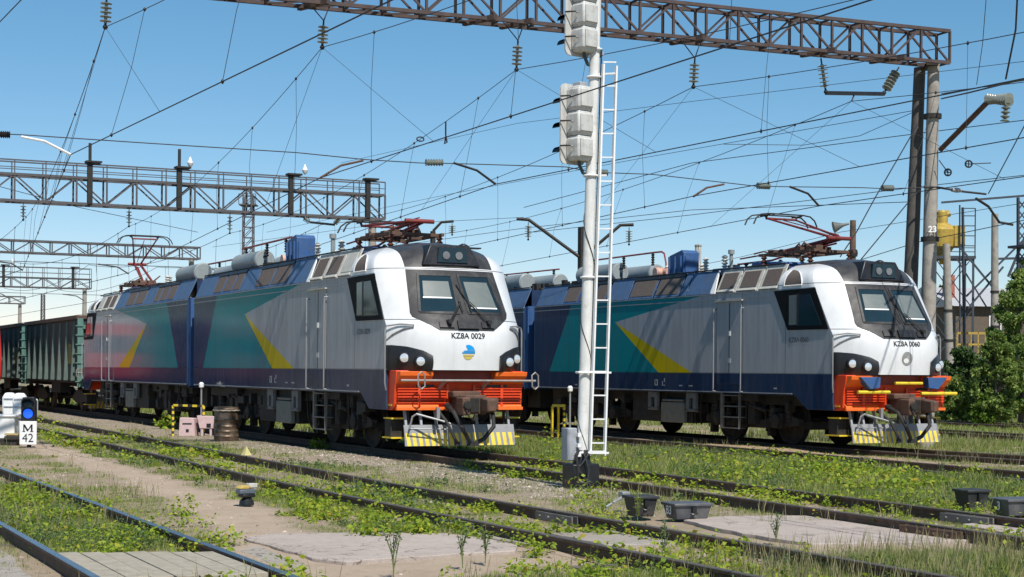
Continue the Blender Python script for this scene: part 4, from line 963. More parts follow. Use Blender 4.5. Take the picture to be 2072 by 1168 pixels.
for i in range(5):
    o = empty('overhead_line', (0,0,0), 0, names[i], 'overhead line', 'overhead catenary lines')
    c = C1[i]; zc = c.z; px2 = slopes[i]
    u, w = der(*px2); Z = F*(EYE - zc - (.0 if i != 2 else 0))/w; r = u*Z/F; c2 = Vector((r*CA+Z*SA, -r*SA+Z*CA, zc))
    if i == 3: c2 = Vector((c.x-.25, 8, zc))
    if i == 4: c2 = Vector((c.x+.1, 8, zc))
    dirn = (c2 - c); kx = dirn.x/dirn.y
    nearp = Vector((c.x + kx*(2 - c.y), 2, zc)); farx = M2[i].x
    far1 = Vector((farx, YB, 6.15)); far2 = Vector((farx+.3, YC, 6.1)); far3 = Vector((farx+.2, 200, 6.1))
    q = MB(); q.tube([nearp, c, far1], .011, 5); q.tube([far1, far2, far3], .015, 4); q.build('contact_wire', wire_m, o, smooth=0)
    # messenger
    q = MB(); m1 = M1[i]; m2 = M2[i]; m0 = Vector((m1.x + kx*(-12-m1.y)*.5, -12, m1.z)); m3 = Vector((farx+.3, YC, 8.6)); m4 = Vector((farx+.3, YD, 8.6))
    def span(a, b_, sag, n=22): return [a.lerp(b_, t) - Vector((0,0,4*sag*t*(1-t))) for t in rng(0,1,n)]
    sp = [span(m0, m1, 1.0), span(m1, m2, .65), span(m2, m3, .7), span(m3, m4, .8)]
    for s_, r_ in zip(sp, (.009,.010,.014,.016)): q.tube(s_, r_, 4)
    q.build('messenger_wire', wire_m, o, smooth=0)
    def cw(y):
        for a, b_ in ((nearp, c), (c, far1), (far1, far2), (far2, far3)):
            if a.y <= y <= b_.y: return a.lerp(b_, (y-a.y)/(b_.y-a.y))
    for si, (a, b_, sag) in enumerate(((m0,m1,1.0),(m1,m2,.65),(m2,m3,.7))):
        for t in rng(.07, .93, 6):
            p = a.lerp(b_, t) - Vector((0,0,4*sag*t*(1-t)))
            if p.y < 4: continue
            e = cw(p.y)
            if e is None: continue
            e = e + Vector((0,.25*(1 if t < .5 else -1)*0,0)); mid = p.lerp(e, .45) + Vector((random.uniform(-.06,.06), random.uniform(-.15,.15), 0))
            q = MB(); q.tube([p, mid, e], .0055 if si < 2 else .009, 4, False); q.lathe([(.01,-.04),(.035,0),(.01,.04)], p, 'z', 6); q.lathe([(.01,-.04),(.03,0),(.01,.04)], e, 'z', 6); q.build('dropper', wire_m, o, smooth=0)
    # Y-shaped stitch droppers at the support
    for dy in (-6.5, 6.5):
        e = cw(m1.y + dy)
        q = MB(); q.tube([m1, e], .005, 4, False); q.build('stitch_wire', wire_m, o, smooth=0)
# cross-span wire with arms at the big gantry
def on1(px, py): return ray_plane(px, py, e0, e1)
o = empty('cross_span_wire', (0,0,0), 0, 'thin cross-span cable with insulators and steady arms, running below the big gantry to its post', 'cable')
q = MB(); q.tube([on1(*p) for p in ((-60,268),(45,273),(300,290),(600,309),(738,323),(850,330),(915,331),(1145,338),(1205,349),(1320,353),(1530,377),(1590,378),(1745,380),(1790,382),(1870,380))], .012, 5); q.tube([on1(*p) for p in ((1870,379),(1895,379),(1950,388),(1995,393))], .03, 6); q.build('cable', wire_m, o, smooth=0)
for pts, m_ in ((((43,277),(90,286),(143,313)), white), (((735,325),(690,335),(648,360)), rust), (((918,330),(965,345),(1003,373)), dark), (((1465,373),(1430,380),(1403,398)), rust), (((1598,378),(1635,392),(1657,417)), dark)):
    q = MB(); q.tube([on1(*p) for p in pts], .028, 6); q.build('steady_arm', m_, o)
for a, b_ in (((-5,272),(20,273)), ((862,329),(895,329)), ((1533,376),(1556,377)), ((1785,381),(1806,381)), ((1205,349),(1228,350))):
    A_, B_ = on1(*a), on1(*b_); q = MB(); q.tube([A_.lerp(B_, t) for t in rng(0,1,12)], [.05 if k % 2 else .085 for k in range(13)], 10); q.build('insulator', porcel if a[0] > 0 else dark, o)
q = MB(); q.lathe([(.05,-.15),(.07,0),(.05,.15)], on1(1935,385), 'x', 8); q.build('turnbuckle', galv, o)
# second, more distant cross-spans
for Y_, zz, lab in ((YB, 6.5, 'distant cross-span cable below the railed gantry'), (YC, 6.6, 'very distant cross-span cable below the third gantry')):
    o = empty('cross_span_wire', (0, Y_, 0), 0, lab, 'cable'); q = MB(); q.cyl((-10,0,zz),(29.3,0,zz),.016,4); q.build('cable', wire_m, o)
    for c in M2[:5]:
        q = MB(); q.tube([(c.x-1.4,0,zz),(c.x-.5,0,zz-.1),(c.x,0,zz-.4)], .035, 5); q.build('steady_arm', gantry_far, o)
# extra feeders and stays given by their ends
def wire(p, label, r=.012, parts=None): 
    q = MB(); q.tube(p, r, 5, False); q.build('wire', wire_m, None, smooth=0, label=label, cat='wire')
wire([on1(1858,250), on1(1771,400), on1(1733,470), on1(1700,520)], 'steep stay wire left of the gantry post reaching down to the horn pole', .016)
wire([on1(1860,385), on1(1846,400), on1(1740,528)], 'second slanting stay wire between the gantry post and the roof of 0060', .016)
wire([pz(2110,185,36), pz(2000,392,41)], 'slanting wire at the right edge ending at the cross-span cable', .014)
wire([on1(1905,200), pz(1960,188,38), pz(2120,148,30)], 'thick feeder wire leaving the gantry post to the right edge', .02)
wire([on1(1905,190), pz(1990,176,40), pz(2120,155,30)], 'thin feeder wire just above the thick one at the gantry post', .012)
wire([pz(2058,0,34), pz(2055,60,35), pz(2042,125,36), pz(2035,160,36.5)], 'dark hanging jumper wire at the top right edge', .022)
wire([pz(1996,-10,38), pz(1988,90,39), pz(1976,172,39.5)], 'thin drooping wire near the top right corner', .009)
wire([pz(1530,585,60), pz(1748,524,58), pz(1858,490,56), pz(2100,440,50)], 'thin wire passing behind the horn pole', .014)
wire([pz(1080,470,75), pz(1400,435,66), pz(1860,378,55), pz(2100,352,50)], 'long thin wire crossing behind the signal mast towards the right', .013)
wire([pz(1060,420,60), pz(1400,330,52), pz(1860,270,46), pz(2100,240,42)], 'higher long thin wire crossing behind the gantry post', .012)
wire([pz(780,500,110), pz(1060,462,95), pz(1400,425,80), pz(1860,408,64)], 'thin distant wire behind the twin-arm mast', .016)
wire([pz(1464,292,45), pz(1625,294,45), pz(1740,275,44), pz(1860,222,43)], 'slack wire sagging left of the gantry post', .009)
wire([pz(0,378,80), pz(160,420,90), pz(400,470,105)], 'distant wire below the railed gantry at the left', .018)
wire([pz(-30,75,36), pz(62,-20,30)], 'wire crossing the top left corner', .012)
wire([pz(690,330,60), pz(1046,250,52), pz(1404,205,44), pz(2110,120,36)], 'thin pale wire crossing high behind both insulator strings', .007)
wire([pz(540,470,95), pz(900,395,78), pz(1300,320,62), pz(1860,222,46)], 'thin wire running from behind the folded pantograph up to the gantry post', .010)
wire([pz(430,500,110), pz(760,455,95), pz(1060,440,85)], 'thin distant wire above the roof of the trailing unit', .012)
wire([pz(1300,560,70), pz(1500,520,66), pz(1700,470,60), pz(2110,405,52)], 'thin wire passing above the raised pantograph of 0060', .010)
# small hanging things on wires
def onwire(px):
    best = min((M1[2].lerp(M2[2], t) - Vector((0,0,4*.65*t*(1-t))) for t in rng(0, .6, 300)), key=lambda p: abs(1036 + F*(p.x*CA-p.y*SA)/(p.x*SA+p.y*CA) - px))
    return best
q = MB(); c = onwire(900) - Vector((0,0,.35)); q.tube([c+Vector((0,0,.35)), c, c+Vector((.04,0,-.2)), c+Vector((-.03,0,-.25)), c+Vector((0,0,-.05))], .02, 6); q.build('hanging_tie', dark, None, label='small twisted tie dangling from the overhead line left of the mast', cat='wire tie')
q = MB(); c = onwire(848); q.tube([c+Vector((.11*math.cos(a),0,.06*math.sin(a))) for a in rng(0,2*PI,10)], .02, 6); q.build('wire_loop', dark, None, label='small wire loop clamped on the overhead line left of the mast', cat='wire loop')
# bracket arm with tension insulators right of the gantry post
o = empty('bracket_arm', pz(1903,303,42.2)); L0 = o.location.copy(); o.parent = g1; o.location = L0 - g1.location
tip = pz(1998,207,40.5) - L0; q = MB(); q.tube([(0,0,0), tip], .07, 10); q.build('arm', rust, o)
for k in range(2):
    A_ = pz(2000,203-k*4,40.5) - L0; B_ = pz(2042,198+k*8,39.5) - L0; q = MB(); q.tube([A_.lerp(B_, t) for t in rng(0,1,16)], [.05 if j % 2 else .12 for j in range(17)], 12); q.build('insulator', porcel, o)
A_ = pz(2036,210,39.6) - L0; B_ = pz(2033,245,39.6) - L0; q = MB(); q.tube([A_.lerp(B_, t) for t in rng(0,1,8)], [.03 if j % 2 else .12 for j in range(9)], 12); q.build('insulator', porcel, o)
for px, py in ((1918,349),(1960,332)):
    c = pz(px, py, 42); o = empty('pulley', c, 0, 'small black pulley wheel ' + ('hanging by the gantry post' if px < 1950 else 'held on a wire right of the gantry post'), 'pulley')
    q = MB(); q.tube([Vector((CA*.085*math.cos(a), -SA*.085*math.cos(a), .085*math.sin(a))) for a in rng(0,2*PI,16)], .022, 6); q.bar((-.08,0,0),(.08,0,0),.02); q.bar((0,0,-.08),(0,0,.08),.02); q.build('wheel', blackp, o)
    q = MB(); q.tube([(0,0,0), pz(px+(45 if px > 1950 else -18), py-(2 if px > 1950 else 25), 42) - c], .014, 5); q.build('tackle', wire_m, o)
# ---------------------------------------------------------------- tall signal mast
mx, my = 12.57, 23.24
o = empty('signal_mast', (mx, my, 0), 0, 'tall white signal mast with two signal heads and a white ladder, between the locomotives', 'signal mast')
lean = Vector((CA, -SA, 0))*.0225
def ml(z, dx=0, dy=0): return Vector((0,0,z)) + lean*z + Vector((CA, -SA, 0))*dx + Vector((SA, CA, 0))*dy
q = MB(); q.tube([ml(z) for z in (.2,2,4,6,8,9.7)], [.098,.095,.09,.085,.08,.078], 24); mp = q.build('mast_tube', pm('white mast paint', (.70,.70,.68), .45, var=.1, dirt=(.3,.26,.22), da=.22, streak=.25), o)
q = MB()
for k in range(14):      # spiralled black cable
    a0 = k; 
q.tube([ml(.3 + .105*t, .093*math.cos(t*.42), -.093*math.sin(t*.42)) for t in range(0, 40)], .010, 5)
q.tube([ml(z, .11, -.03) for z in rng(.3, 7.0, 8)], .014, 5); q.build('cable', rubber, o)
q = MB(); q.lathe([(.24,-.15),(.25,.05),(.17,.12),(.17,.3),(.12,.42),(.11,.55)], (0,0,-.05), 'z', 20); q.box(-.27,.22,-.2,.18,-.13,.28); q.build('mast_foot', blackp, o, bevel=.02)
q = MB()
for k in range(5):
    a = random.uniform(0,6.28); q.tube([ml(.5,.1*math.cos(a),-.15), ml(.42,.14*math.cos(a)-.02,-.24), ml(.2,.1*math.sin(a),-.27), ml(-.05,.15*math.cos(a)+.03,-.26), ml(-.14,.1,-.3)], .018, 6)
q.build('foot_cable', rubber, o)
q = MB(); c = ml(.62, -.22, -.02); q.box(c.x-.10, c.x+.08, c.y-.12, c.y+.1, .33, .86); q.build('junction_box', lightgrey, o, bevel=.015)
q = MB(); c = ml(.62, -.13, -.02)
for z in (.4,.55,.72): q.box(c.x-.03, c.x+.03, c.y-.16, c.y-.06, z, z+.06)
q.build('box_hinge', white, o)
lad = MB(); la = lambda z: ml(z, .115 + .004*z, -.10); lb = lambda z: ml(z, .35, -.10)
lad.bar(la(.42), la(6.75), .06, .03); lad.bar(lb(.42), lb(6.72), .06, .03)
for k in range(17): z = .62 + k*.385; lad.bar(la(z), lb(z), .022)
lad.build('ladder', white, o)
q = MB()
for z in (.46, 1.76): q.tube([ml(z,-.14,0), ml(z,-.1,-.13), ml(z,.1,-.13), ml(z,.12,0)], .022, 6); q.bar(ml(z,.08,-.1), ml(z,.42,-.1), .05, .03)
q.bar(ml(.47,.1,-.12), ml(.47,.36,-.12), .05, .05)
for z in (4.95, 6.55, 7.0, 3.3): q.tube([ml(z,.11*math.cos(a),.11*math.sin(a)) for a in rng(0,2*PI,12)], .02, 6)
q.bar(ml(4.95,-.1,0), ml(4.95,.25,-.1), .03); q.bar(ml(6.6,.05,0), ml(6.6,.37,-.1), .03); q.build_loose('clamp', white, o)
sx_ = Vector((1,0,0)); sy = Vector((0,1,0))
def sighead(zc, nl, H, lab, xoff=-.25):
    h = empty('signal_head', ml(zc) + Vector((xoff, 0, 0))); h.parent = o; h['label'] = lab; h.rotation_euler = (0, 0, R(15))
    P = []; w = .27
    for cx_, cz, a0 in ((w-.1, H/2-.1, 0), (-w+.1, H/2-.1, 90), (-w+.1, -H/2+.1, 180), (w-.1, -H/2+.1, 270)):
        for a in (0,30,60,90): P.append((cx_ + .1*math.cos(R(a0+a)), cz + .1*math.sin(R(a0+a))))
    q = MB(); q.prism(P, 'y', .14, .165); q.build('backboard', grimy, h)
    for k in range(nl):
        z = H/2 - .22 - k*(H-.36)/(max(nl-1,1)) if nl > 1 else 0
        z = (nl-1)*.20 - k*.40
        q = MB(); q.box(-.155,.175,-.16,.14, z-.165, z+.165); q.box(-.13,.15,-.14,.14,z-.2,z+.2); q.build('lamp_case', grimy, h, bevel=.03); b_ = h
        q = MB(); q.box(-.12,.14,-.19,-.165, z-.14, z+.14); q.build('case_door', grimy, b_, bevel=.01)
        q = MB(); q.tube([(-.29,.13,z+.03),(-.2,-.03,z+.03),(-.18,-.05,z-.0)], .014, 6); q.build('hood_stay', blackp, b_)
        q = MB(); vs = []; 
        for j in range(9):
            a = PI*(j/8) ; vs += [(.13*math.cos(a), .165, z + .13*math.sin(a) - .03), (.13*math.cos(a)*.8, .165 + .36, z + .10*math.sin(a) - .03)]
        q.add(vs, [(2*j, 2*j+1, 2*j+3, 2*j+2) for j in range(8)] + [(2*j+2, 2*j+3, 2*j+1, 2*j) for j in range(8)]); q.build('hood', blackp, b_)
        q = MB(); q.lathe([(.11,0),(.1,.03),(.02,.05)], (0,.165,z-.03), 'y', 16); q.build('lens', glass, b_)
    q = MB(); q.tube([(.0,0,-H/2+.16),(.02,0,-H/2-.02),(.1,0,-H/2-.14),(.22,0,-H/2-.16),(.3,0,-H/2-.02),(.38,0,-H/2+.05)], .028, 8); q.build('cable_hose', pm('dark teal hose', (.03,.06,.07), .5), h)
    q = MB(); q.box(.1,.42,-.05,.05,-H/2+.04,-H/2+.1); q.box(.1,.42,-.05,.05,H/2-.1,H/2-.04); q.box(-.05,.1,-.08,.1,H/2-.14,H/2+.02); q.build_loose('bracket', lightgrey, h, bevel=.01)
    return h
sighead(5.78, 3, 1.30, 'lower white signal head with three lamp cases seen from behind, left of the mast')
sighead(7.54, 3, 1.30, 'upper white signal head cut off by the top edge of the photo', -.22)
# ---------------------------------------------------------------- dwarf signal M 42 and neighbours
P = at(57, 905, -.13); M42 = empty('dwarf_signal', P, -.42, 'dwarf shunting signal with a lit blue lamp above a white plate reading M 42', 'dwarf signal'); 
q = MB(); q.box(-.2,.2,-.02,.02,.08,.60); q.box(-.2,.2,-.035,-.02,.06,.62); q.build('number_plate', white, M42, bevel=.008)
q = MB()
for p in ([(-.11,.37),(-.08,.37),(-.08,.54),(-.11,.54)], [(.07,.37),(.11,.37),(.11,.54),(.07,.54)], [(-.115,.54),(-.07,.54),(.01,.41),(-.02,.38)], [(.115,.54),(.075,.54),(-.025,.38),(0,.38)]): q.prism(p, 'y', -.0385, -.034)
for p in ([(-.13,.365),(-.06,.365),(-.06,.38),(-.13,.38)], [(.05,.365),(.13,.365),(.13,.38),(.05,.38)]): q.prism(p, 'y', -.039, -.034)
q.build('lettering', blackp, M42, smooth=0)
for body, zz in (('42', .21),):
    vs, fs = text_mesh(body, .29, .0, .95); q = MB(); q.add([(x, -.0385, zz+y) for x, y in vs], fs); q.build('lettering', blackp, M42, smooth=0)
q = MB(); pr = [(-.17,.62),(.17,.62),(.17,1.10),(.12,1.19),(-.12,1.19),(-.17,1.10)]; q.prism(pr, 'y', -.03, .14); hd_ = q.build('signal_head', blackp, M42, bevel=.01)
q = MB(); q.box(-.16,.16,.14,.30,.70,1.15); q.build('lamp_case', white, hd_, bevel=.04)
bl = bpy.data.materials.new('lit blue lens'); bl.use_nodes = True; b_ = bl.node_tree.nodes['Principled BSDF']; b_.inputs['Base Color'].default_value = (.01,.08,.6,1); b_.inputs['Roughness'].default_value = .15; b_.inputs['Emission Color'].default_value = (.02,.13,.95,1); b_.inputs['Emission Strength'].default_value = .9
for z, m_ in ((.80, bl), (1.02, glass)):
    q = MB(); q.lathe([(.115,-.03),(.115,-.05),(.07,-.075),(.01,-.085)], (0,0,z), 'y', 22); q.build('lens', m_, hd_)
    q = MB(); vs = []
    for j in range(11):
        a = R(-15) + R(210)*j/10; vs += [(.135*math.cos(a), -.03, z + .135*math.sin(a)), (.135*math.cos(a), -.03-.14*max(.15, math.sin(a)+.2), z + .135*math.sin(a))]
    q.add(vs, [(2*j, 2*j+1, 2*j+3, 2*j+2) for j in range(10)] + [(2*j+2, 2*j+3, 2*j+1, 2*j) for j in range(10)]); q.build('hood', blackp, hd_)
q = MB(); q.cyl((0,.08,-.05),(0,.08,.7),.05,10); q.build('post', dark, M42)
for px, lab, sc in ((17,'white rounded back of a dwarf signal at the left edge, left of sign M 42',1.0),(38,'white dwarf signal back half hidden behind the head of signal M 42',.9)):
    P = at(px, 868, -.1); P = pz(px, 845, 41.5 if px < 30 else 41.0); o = empty('dwarf_signal', (P.x, P.y, .05), -.42, lab, 'dwarf signal', 'white backs of dwarf signals')
    q = MB(); q.prism([(-.15,.42),(.15,.42),(.17,.6),(.17,.95),(.10,1.07),(-.10,1.07),(-.17,.95),(-.17,.6)], 'y', 0, .22); q.build('lamp_case', white, o, bevel=.05)
    q = MB()
    for z in (.5,.7,.9): q.box(-.12,.12,-.02,.01,z,z+.03)
    q.cyl((0,.1,-.2),(0,.1,.45),.05,8); q.build('case_rib', lightgrey, o)
P = at(8, 898, -.12); o = empty('relay_box', (P.x, P.y, P.z), -.35, 'big white relay box cut off by the left edge beside sign M 42', 'relay box')
q = MB(); q.box(-.75,.25,0,.5,.12,.68); q.box(-.8,.30,-.04,.54,.66,.72); q.build('cabinet', white, o, bevel=.02)
q = MB(); q.box(-.7,.34,-.2,.4,-.05,.14); q.box(.05,.42,-.25,.05,.1,.2); q.build('plinth', dark, o, bevel=.02)
q = MB(); q.box(.06,.38,-.24,.04,.22,.26); q.build('yellow_lid', pm('dull yellow wood', (.4,.3,.12), .7), o)
# ---------------------------------------------------------------- barrel, bins, striped stand, lamp post
P = at(458, 893, -.12); o = empty('oil_barrel', P, 0, 'rusty brown metal barrel with ribs standing in front of locomotive 0029', 'barrel')
prof = [(.30,0),(.325,.02)]
for z in (.14,.27,.40,.56): prof += [(.32,z-.02),(.335,z),(.32,z+.02)]
prof += [(.32,.74),(.315,.78),(.345,.79),(.35,.84),(.33,.86),(.33,.90),(.30,.90),(.30,.82)]
q = MB(); q.lathe(prof, (0,0,0), 'z', 40); q.build('drum', pm('brown worn barrel steel', (.12,.085,.06), .42, .55, var=.4, scale=4, dirt=(.3,.24,.18), da=.4, bump=.15), o, smooth=50)
q = MB(); n = 30; q.tube([(.345*math.cos(2*PI*k/n), .345*math.sin(2*PI*k/n), .80 + .012*(k % 2)) for k in range(n+1)], .02, 6); q.build('lid_ring', pm('light worn ring', (.42,.36,.28), .7, var=.3), o)
for (px, py, lab, k) in ((383,868,'faded pink metal box with a small slot, left of the barrel',0),(420,865,'second faded pink box on legs, directly left of the barrel',1)):
    P = at(px, py, -.12); P = pz(px, 850, 45.5); P.z = -.12; o = empty('pink_box', P, -.5, lab, 'metal box', 'faded pink boxes beside the barrel')
    q = MB()
    if k == 0: q.add([(-.25,-.2,0),(.22,-.2,0),(.22,.2,0),(-.25,.2,0),(-.22,-.2,.52),(.18,-.2,.50),(.18,.2,.50),(-.22,.2,.52)], [(0,3,2,1),(4,5,6,7),(0,1,5,4),(1,2,6,5),(2,3,7,6),(3,0,4,7)])
    else: q.add([(-.18,-.2,.22),(.2,-.2,.22),(.2,.2,.22),(-.18,.2,.22),(-.26,-.2,.58),(.24,-.2,.55),(.24,.2,.55),(-.26,.2,.58)], [(0,3,2,1),(4,5,6,7),(0,1,5,4),(1,2,6,5),(2,3,7,6),(3,0,4,7)]); q.box(-.14,-.08,-.18,-.1,0,.22); q.box(.1,.16,-.18,-.1,0,.22)
    q.build('case', pink, o, bevel=.01)
    q = MB(); q.box(-.14,.12,-.215,-.198,.34,.37) if k == 0 else q.box(.02,.14,-.21,-.198,.25,.36); q.build('slot', blackp, o)
    if k == 0: q = MB(); q.box(-.04,.04,-.212,-.198,.12,.2); q.build('lock', blackp, o)
A_ = pz(350, 820, 46); B_ = pz(412, 822, 45.5); o = empty('striped_barrier', (A_.x, A_.y, 0), 0, 'low yellow and black striped barrier rail behind the pink boxes', 'barrier')
A0 = Vector((0,0,A_.z)); B0 = Vector((B_.x-A_.x, B_.y-A_.y, B_.z))
q = MB(); q.bar(A0, B0, .06, .06); q.build('crossbar', band_x, o); q = MB(); q.bar(A0, (0,0,-.15), .06); q.build('post', band_z, o); q = MB(); q.bar(B0, (B0.x,B0.y,-.15), .06); q.build('post', band_z, o)
for px, Z, lab in ((407, 46.5, 'short white-capped metal post above the striped barrier, beside the trailing unit'), (1153, 44, 'short white-capped metal post just left of the signal mast')):
    P = pz(px, 870, Z); o = empty('marker_post', (P.x, P.y, -.15), 0, lab, 'marker post', 'short white-capped posts'); q = MB(); q.cyl((0,0,0),(0,0,1.42),.025,8); q.build('stem', galv, o); q = MB(); q.lathe([(.03,0),(.07,.03),(.075,.12),(.04,.17)], (0,0,1.36), 'z', 14); q.build('cap', white, o)
P = pz(1117, 870, 46); o = empty('striped_stand', (P.x, P.y, -.12), 0, 'yellow and black striped trestle standing between the locomotives left of the mast', 'trestle')
q = MB(); q.bar((0,0,.92),(.35,-.1,.92),.07); q.bar((.33,.25,.92),(.35,-.1,.92),.05); q.build('crossbar', yellow, o)
for x, y, m_ in ((0,0,yellow),(.33,-.1,band_z),(.33,.25,yellow)): q = MB(); q.bar((x,y,-.05),(x,y,.9),.055); q.build('leg', m_, o)
# switch stand, pyramid marker, trackside boxes
P = at(499, 1022, -.13); o = empty('switch_stand', P, .2, 'small black switch stand with a yellow and white lever weight in the grass', 'switch stand'); o.scale = (.82,.82,.78)
q = MB(); q.lathe([(.13,0),(.12,.08),(.06,.14),(.07,.2),(.05,.25)], (0,0,0), 'z', 14); q.box(-.12,.12,-.1,.1,.14,.2); q.build('base', blackp, o, bevel=.015)
q = MB(); q.box(-.17,.12,-.09,.09,.20,.29); q.build('housing', pm('slate paint', (.10,.12,.15), .5, var=.2), o, bevel=.02)
q = MB(); q.prism([(-.17,.30),(.0,.29),(.03,.35),(-.12,.355)], 'y', -.09, .09); q.build('lever', pm('ochre paint', (.5,.36,.10), .6), o, bevel=.01)
q = MB(); q.box(.02,.18,-.06,.08,.31,.385); q.build('counterweight', cream, o, bevel=.012)
P = at(498, 962, -.13); o = empty('pyramid_marker', P, .3, 'small yellow and black pyramid marker between the tracks, right of the barrel', 'marker')
q = MB(); q.add([(-.07,-.07,.36),(.07,-.07,.36),(.07,.07,.36),(-.07,.07,.36),(0,0,.53)], [(0,3,2,1),(0,1,4),(1,2,4),(2,3,4),(3,0,4)]); q.build('pyramid', pm('pale yellow paint', (.55,.48,.2), .6, dirt=(.1,.1,.08), da=.4), o, smooth=0); q = MB(); q.cyl((0,0,-.05),(0,0,.36),.008,6); q.build('stake', dark, o)
boxg = pm('dark grey box paint', (.03,.031,.034), .55, var=.25, dirt=(.13,.12,.1), da=.35); boxs = pm('slate grey box paint', (.085,.092,.105), .5, var=.2, dirt=(.2,.18,.15), da=.35, streak=.3)
def tbox(px, py, w, d, h, lab, m_, rz, txt=None, taper=.04):
    P = at(px, py, -.12); o = empty('cable_box', P, rz, lab, 'trackside box', 'dark trackside cable boxes')
    q = MB(); t = taper; q.add([(-w/2+t,-d/2+t,0),(w/2-t,-d/2+t,0),(w/2-t,d/2-t,0),(-w/2+t,d/2-t,0),(-w/2,-d/2,h),(w/2,-d/2,h),(w/2,d/2,h),(-w/2,d/2,h)], [(0,3,2,1),(4,5,6,7),(0,1,5,4),(1,2,6,5),(2,3,7,6),(3,0,4,7)]); q.build('case', m_, o, bevel=.012)
    q = MB(); q.box(-w/2-.02, w/2+.02, -d/2-.02, d/2+.02, h-.01, h+.03); q.build('lid', m_, o, bevel=.01)
    q = MB(); q.box(-.03,.03,-d/2-.035,-d/2-.005,h-.10,h-.02); q.tube([(-.05,-d/2-.02,h*.45),(-.03,-d/2-.04,h*.40),(.03,-d/2-.04,h*.40),(.05,-d/2-.02,h*.45)], .008, 5); q.build('latch', blackp, o)
    if txt:
        vs, fs = text_mesh(txt, .16, .004); q = MB(); q.add([(-w/2-.004+(.0), -x, h*.62+y) for x, y in vs], fs); q.build('lettering', white, o, smooth=0)
tbox(1296, 1044, .34, .34, .24, 'dark grey trackside box with a rounded lid, right of the signal mast', boxg, -.1)
tbox(1390, 1049, .52, .38, .18, 'slate grey trackside box with white letters on its dark end, beside the asphalt slab', boxs, -.1, 'B3')
tbox(1966, 1030, .36, .34, .25, 'dark trackside box at the right beside a white flower-like tuft', boxg, -.1)
tbox(2058, 1042, .60, .42, .20, 'slate grey trackside box cut off by the right edge of the photo', boxs, -.1, '3')
P = at(1225, 1030, -.1); q = MB(); q.bar(P + Vector((0,0,.02)), P + Vector((.35,.1,.16)), .035); q.box(P.x+.3,P.x+.42,P.y+.05,P.y+.18,.04,.12); q.build('point_lever', galv, None, bevel=.008, label='thin grey metal lever lying in the weeds left of the dark trackside box', cat='lever')
# ---------------------------------------------------------------- twin-arm mast, towers, chimney, horn pole
P = pz(1176, 745, 80); tp = pz(1176, 460, 80); o = empty('twin_arm_mast', (P.x, P.y, -.2), 0, 'dark catenary mast with two raised diagonal arms, seen behind the signal mast', 'catenary mast')
L0 = Vector((P.x, P.y, -.2)); q = MB(); q.box(-.16,.16,-.16,.16,0,tp.z+.2); q.build('post', dark, o)
for pts, ins in (((1172,520),(1070,445),(1045,443)), (1069,450)), (((1180,520),(1255,456),(1282,455)), (1273,460)):
    q = MB(); q.tube([pz(*p, 80)-L0 for p in pts], .09, 6); q.build('arm', dark, o)
    c = pz(*ins, 80); insulator_string(c, c - Vector((0,0,.85)), ('left' if ins[0] < 1100 else 'right') + ' insulator string hanging from the twin-arm mast', 5, .17)
o = empty('bracket_mast', (0,0,0), 0, 'dark bracket arm with an insulator just right of the folded pantograph', 'catenary mast'); c0 = pz(880,560,88); o.location = (c0.x, c0.y, -.2); L0 = o.location.copy()
q = MB(); q.bar((0,0,0), pz(876,468,88)-L0, .22); q.build('post', dark, o); q = MB(); q.tube([pz(876,468,88)-L0, pz(893,450,88)-L0, pz(918,448,88)-L0], .08, 6); q.build('arm', dark, o)
c = pz(915,452,88); insulator_string(c, c - Vector((0,0,.62)), 'small insulator string hanging right of the folded pantograph', 4, .2)
def lattice_tower(px, ytop, ybase, Z, wpx, lab, plat=True, m_=gantry_far):
    t_ = pz(px, ytop, Z); H = t_.z + .2; o = empty('lattice_tower', (t_.x, t_.y, -.2), -YAW, lab, 'lattice tower', 'slim lattice towers'); w = wpx*Z/F; q = MB(); n = int(H/(w*1.1))
    for sx in (-1,1):
        for sy_ in (-1,1): q.bar((sx*w/2*1.25, sy_*w/2*1.25, 0), (sx*w/2, sy_*w/2, H), .09)
    for k in range(n):
        a = H*k/n; b_ = H*(k+1)/n; 
        for s0 in (-1,1):
            q.bar((-w/2, s0*w/2, a), (w/2, s0*w/2, b_), .05); q.bar((-w/2, s0*w/2, b_), (w/2, s0*w/2, b_), .05); q.bar((s0*w/2, -w/2, a), (s0*w/2, w/2, b_), .05)
    q.build('frame', m_, o, smooth=0)
    if plat: q = MB(); q.box(-w*.9,w*.9,-w*.9,w*.9,H-.75,H-.65); [q.bar((x,-w*.9,H-.65),(x,-w*.9,H+.1),.05) for x in (-w*.9,0,w*.9)]; q.bar((-w*.9,-w*.9,H+.1),(w*.9,-w*.9,H+.1),.05); q.build('platform', m_, o, smooth=0)
lattice_tower(503, 397, 700, 125, 19, 'slim lattice floodlight tower behind the blue roof box of 0029')
lattice_tower(87, 596, 700, 210, 6, 'thin distant lattice tower left of the gondola top', False)
o = empty('chimney', pz(1411, 700, 66), 0, 'short beige chimney behind the roof of locomotive 0060', 'chimney'); o.location.z = -.2; zt = pz(1411, 487, 66).z
q = MB(); q.tube([(0,0,0),(0,0,zt)], [.15,.125], 16); q.build('stack', cream, o); q = MB(); q.lathe([(.14,-.05),(.15,0),(.12,.04)], (0,0,zt), 'z', 16); q.build('rim', concrete, o)
P = pz(1724, 700, 47); o = empty('horn_pole', (P.x, P.y, -.2), 0, 'brown pole with a grey loudspeaker horn behind the cab roof of 0060', 'pole'); zt = pz(1724, 432, 47).z
q = MB(); q.tube([(0,0,0),(0,0,zt)], [.12,.085], 12); q.build('post', pm('brown stained pole', (.14,.085,.06), .85, var=.4, bump=.4, dirt=(.05,.04,.03), da=.4), o)
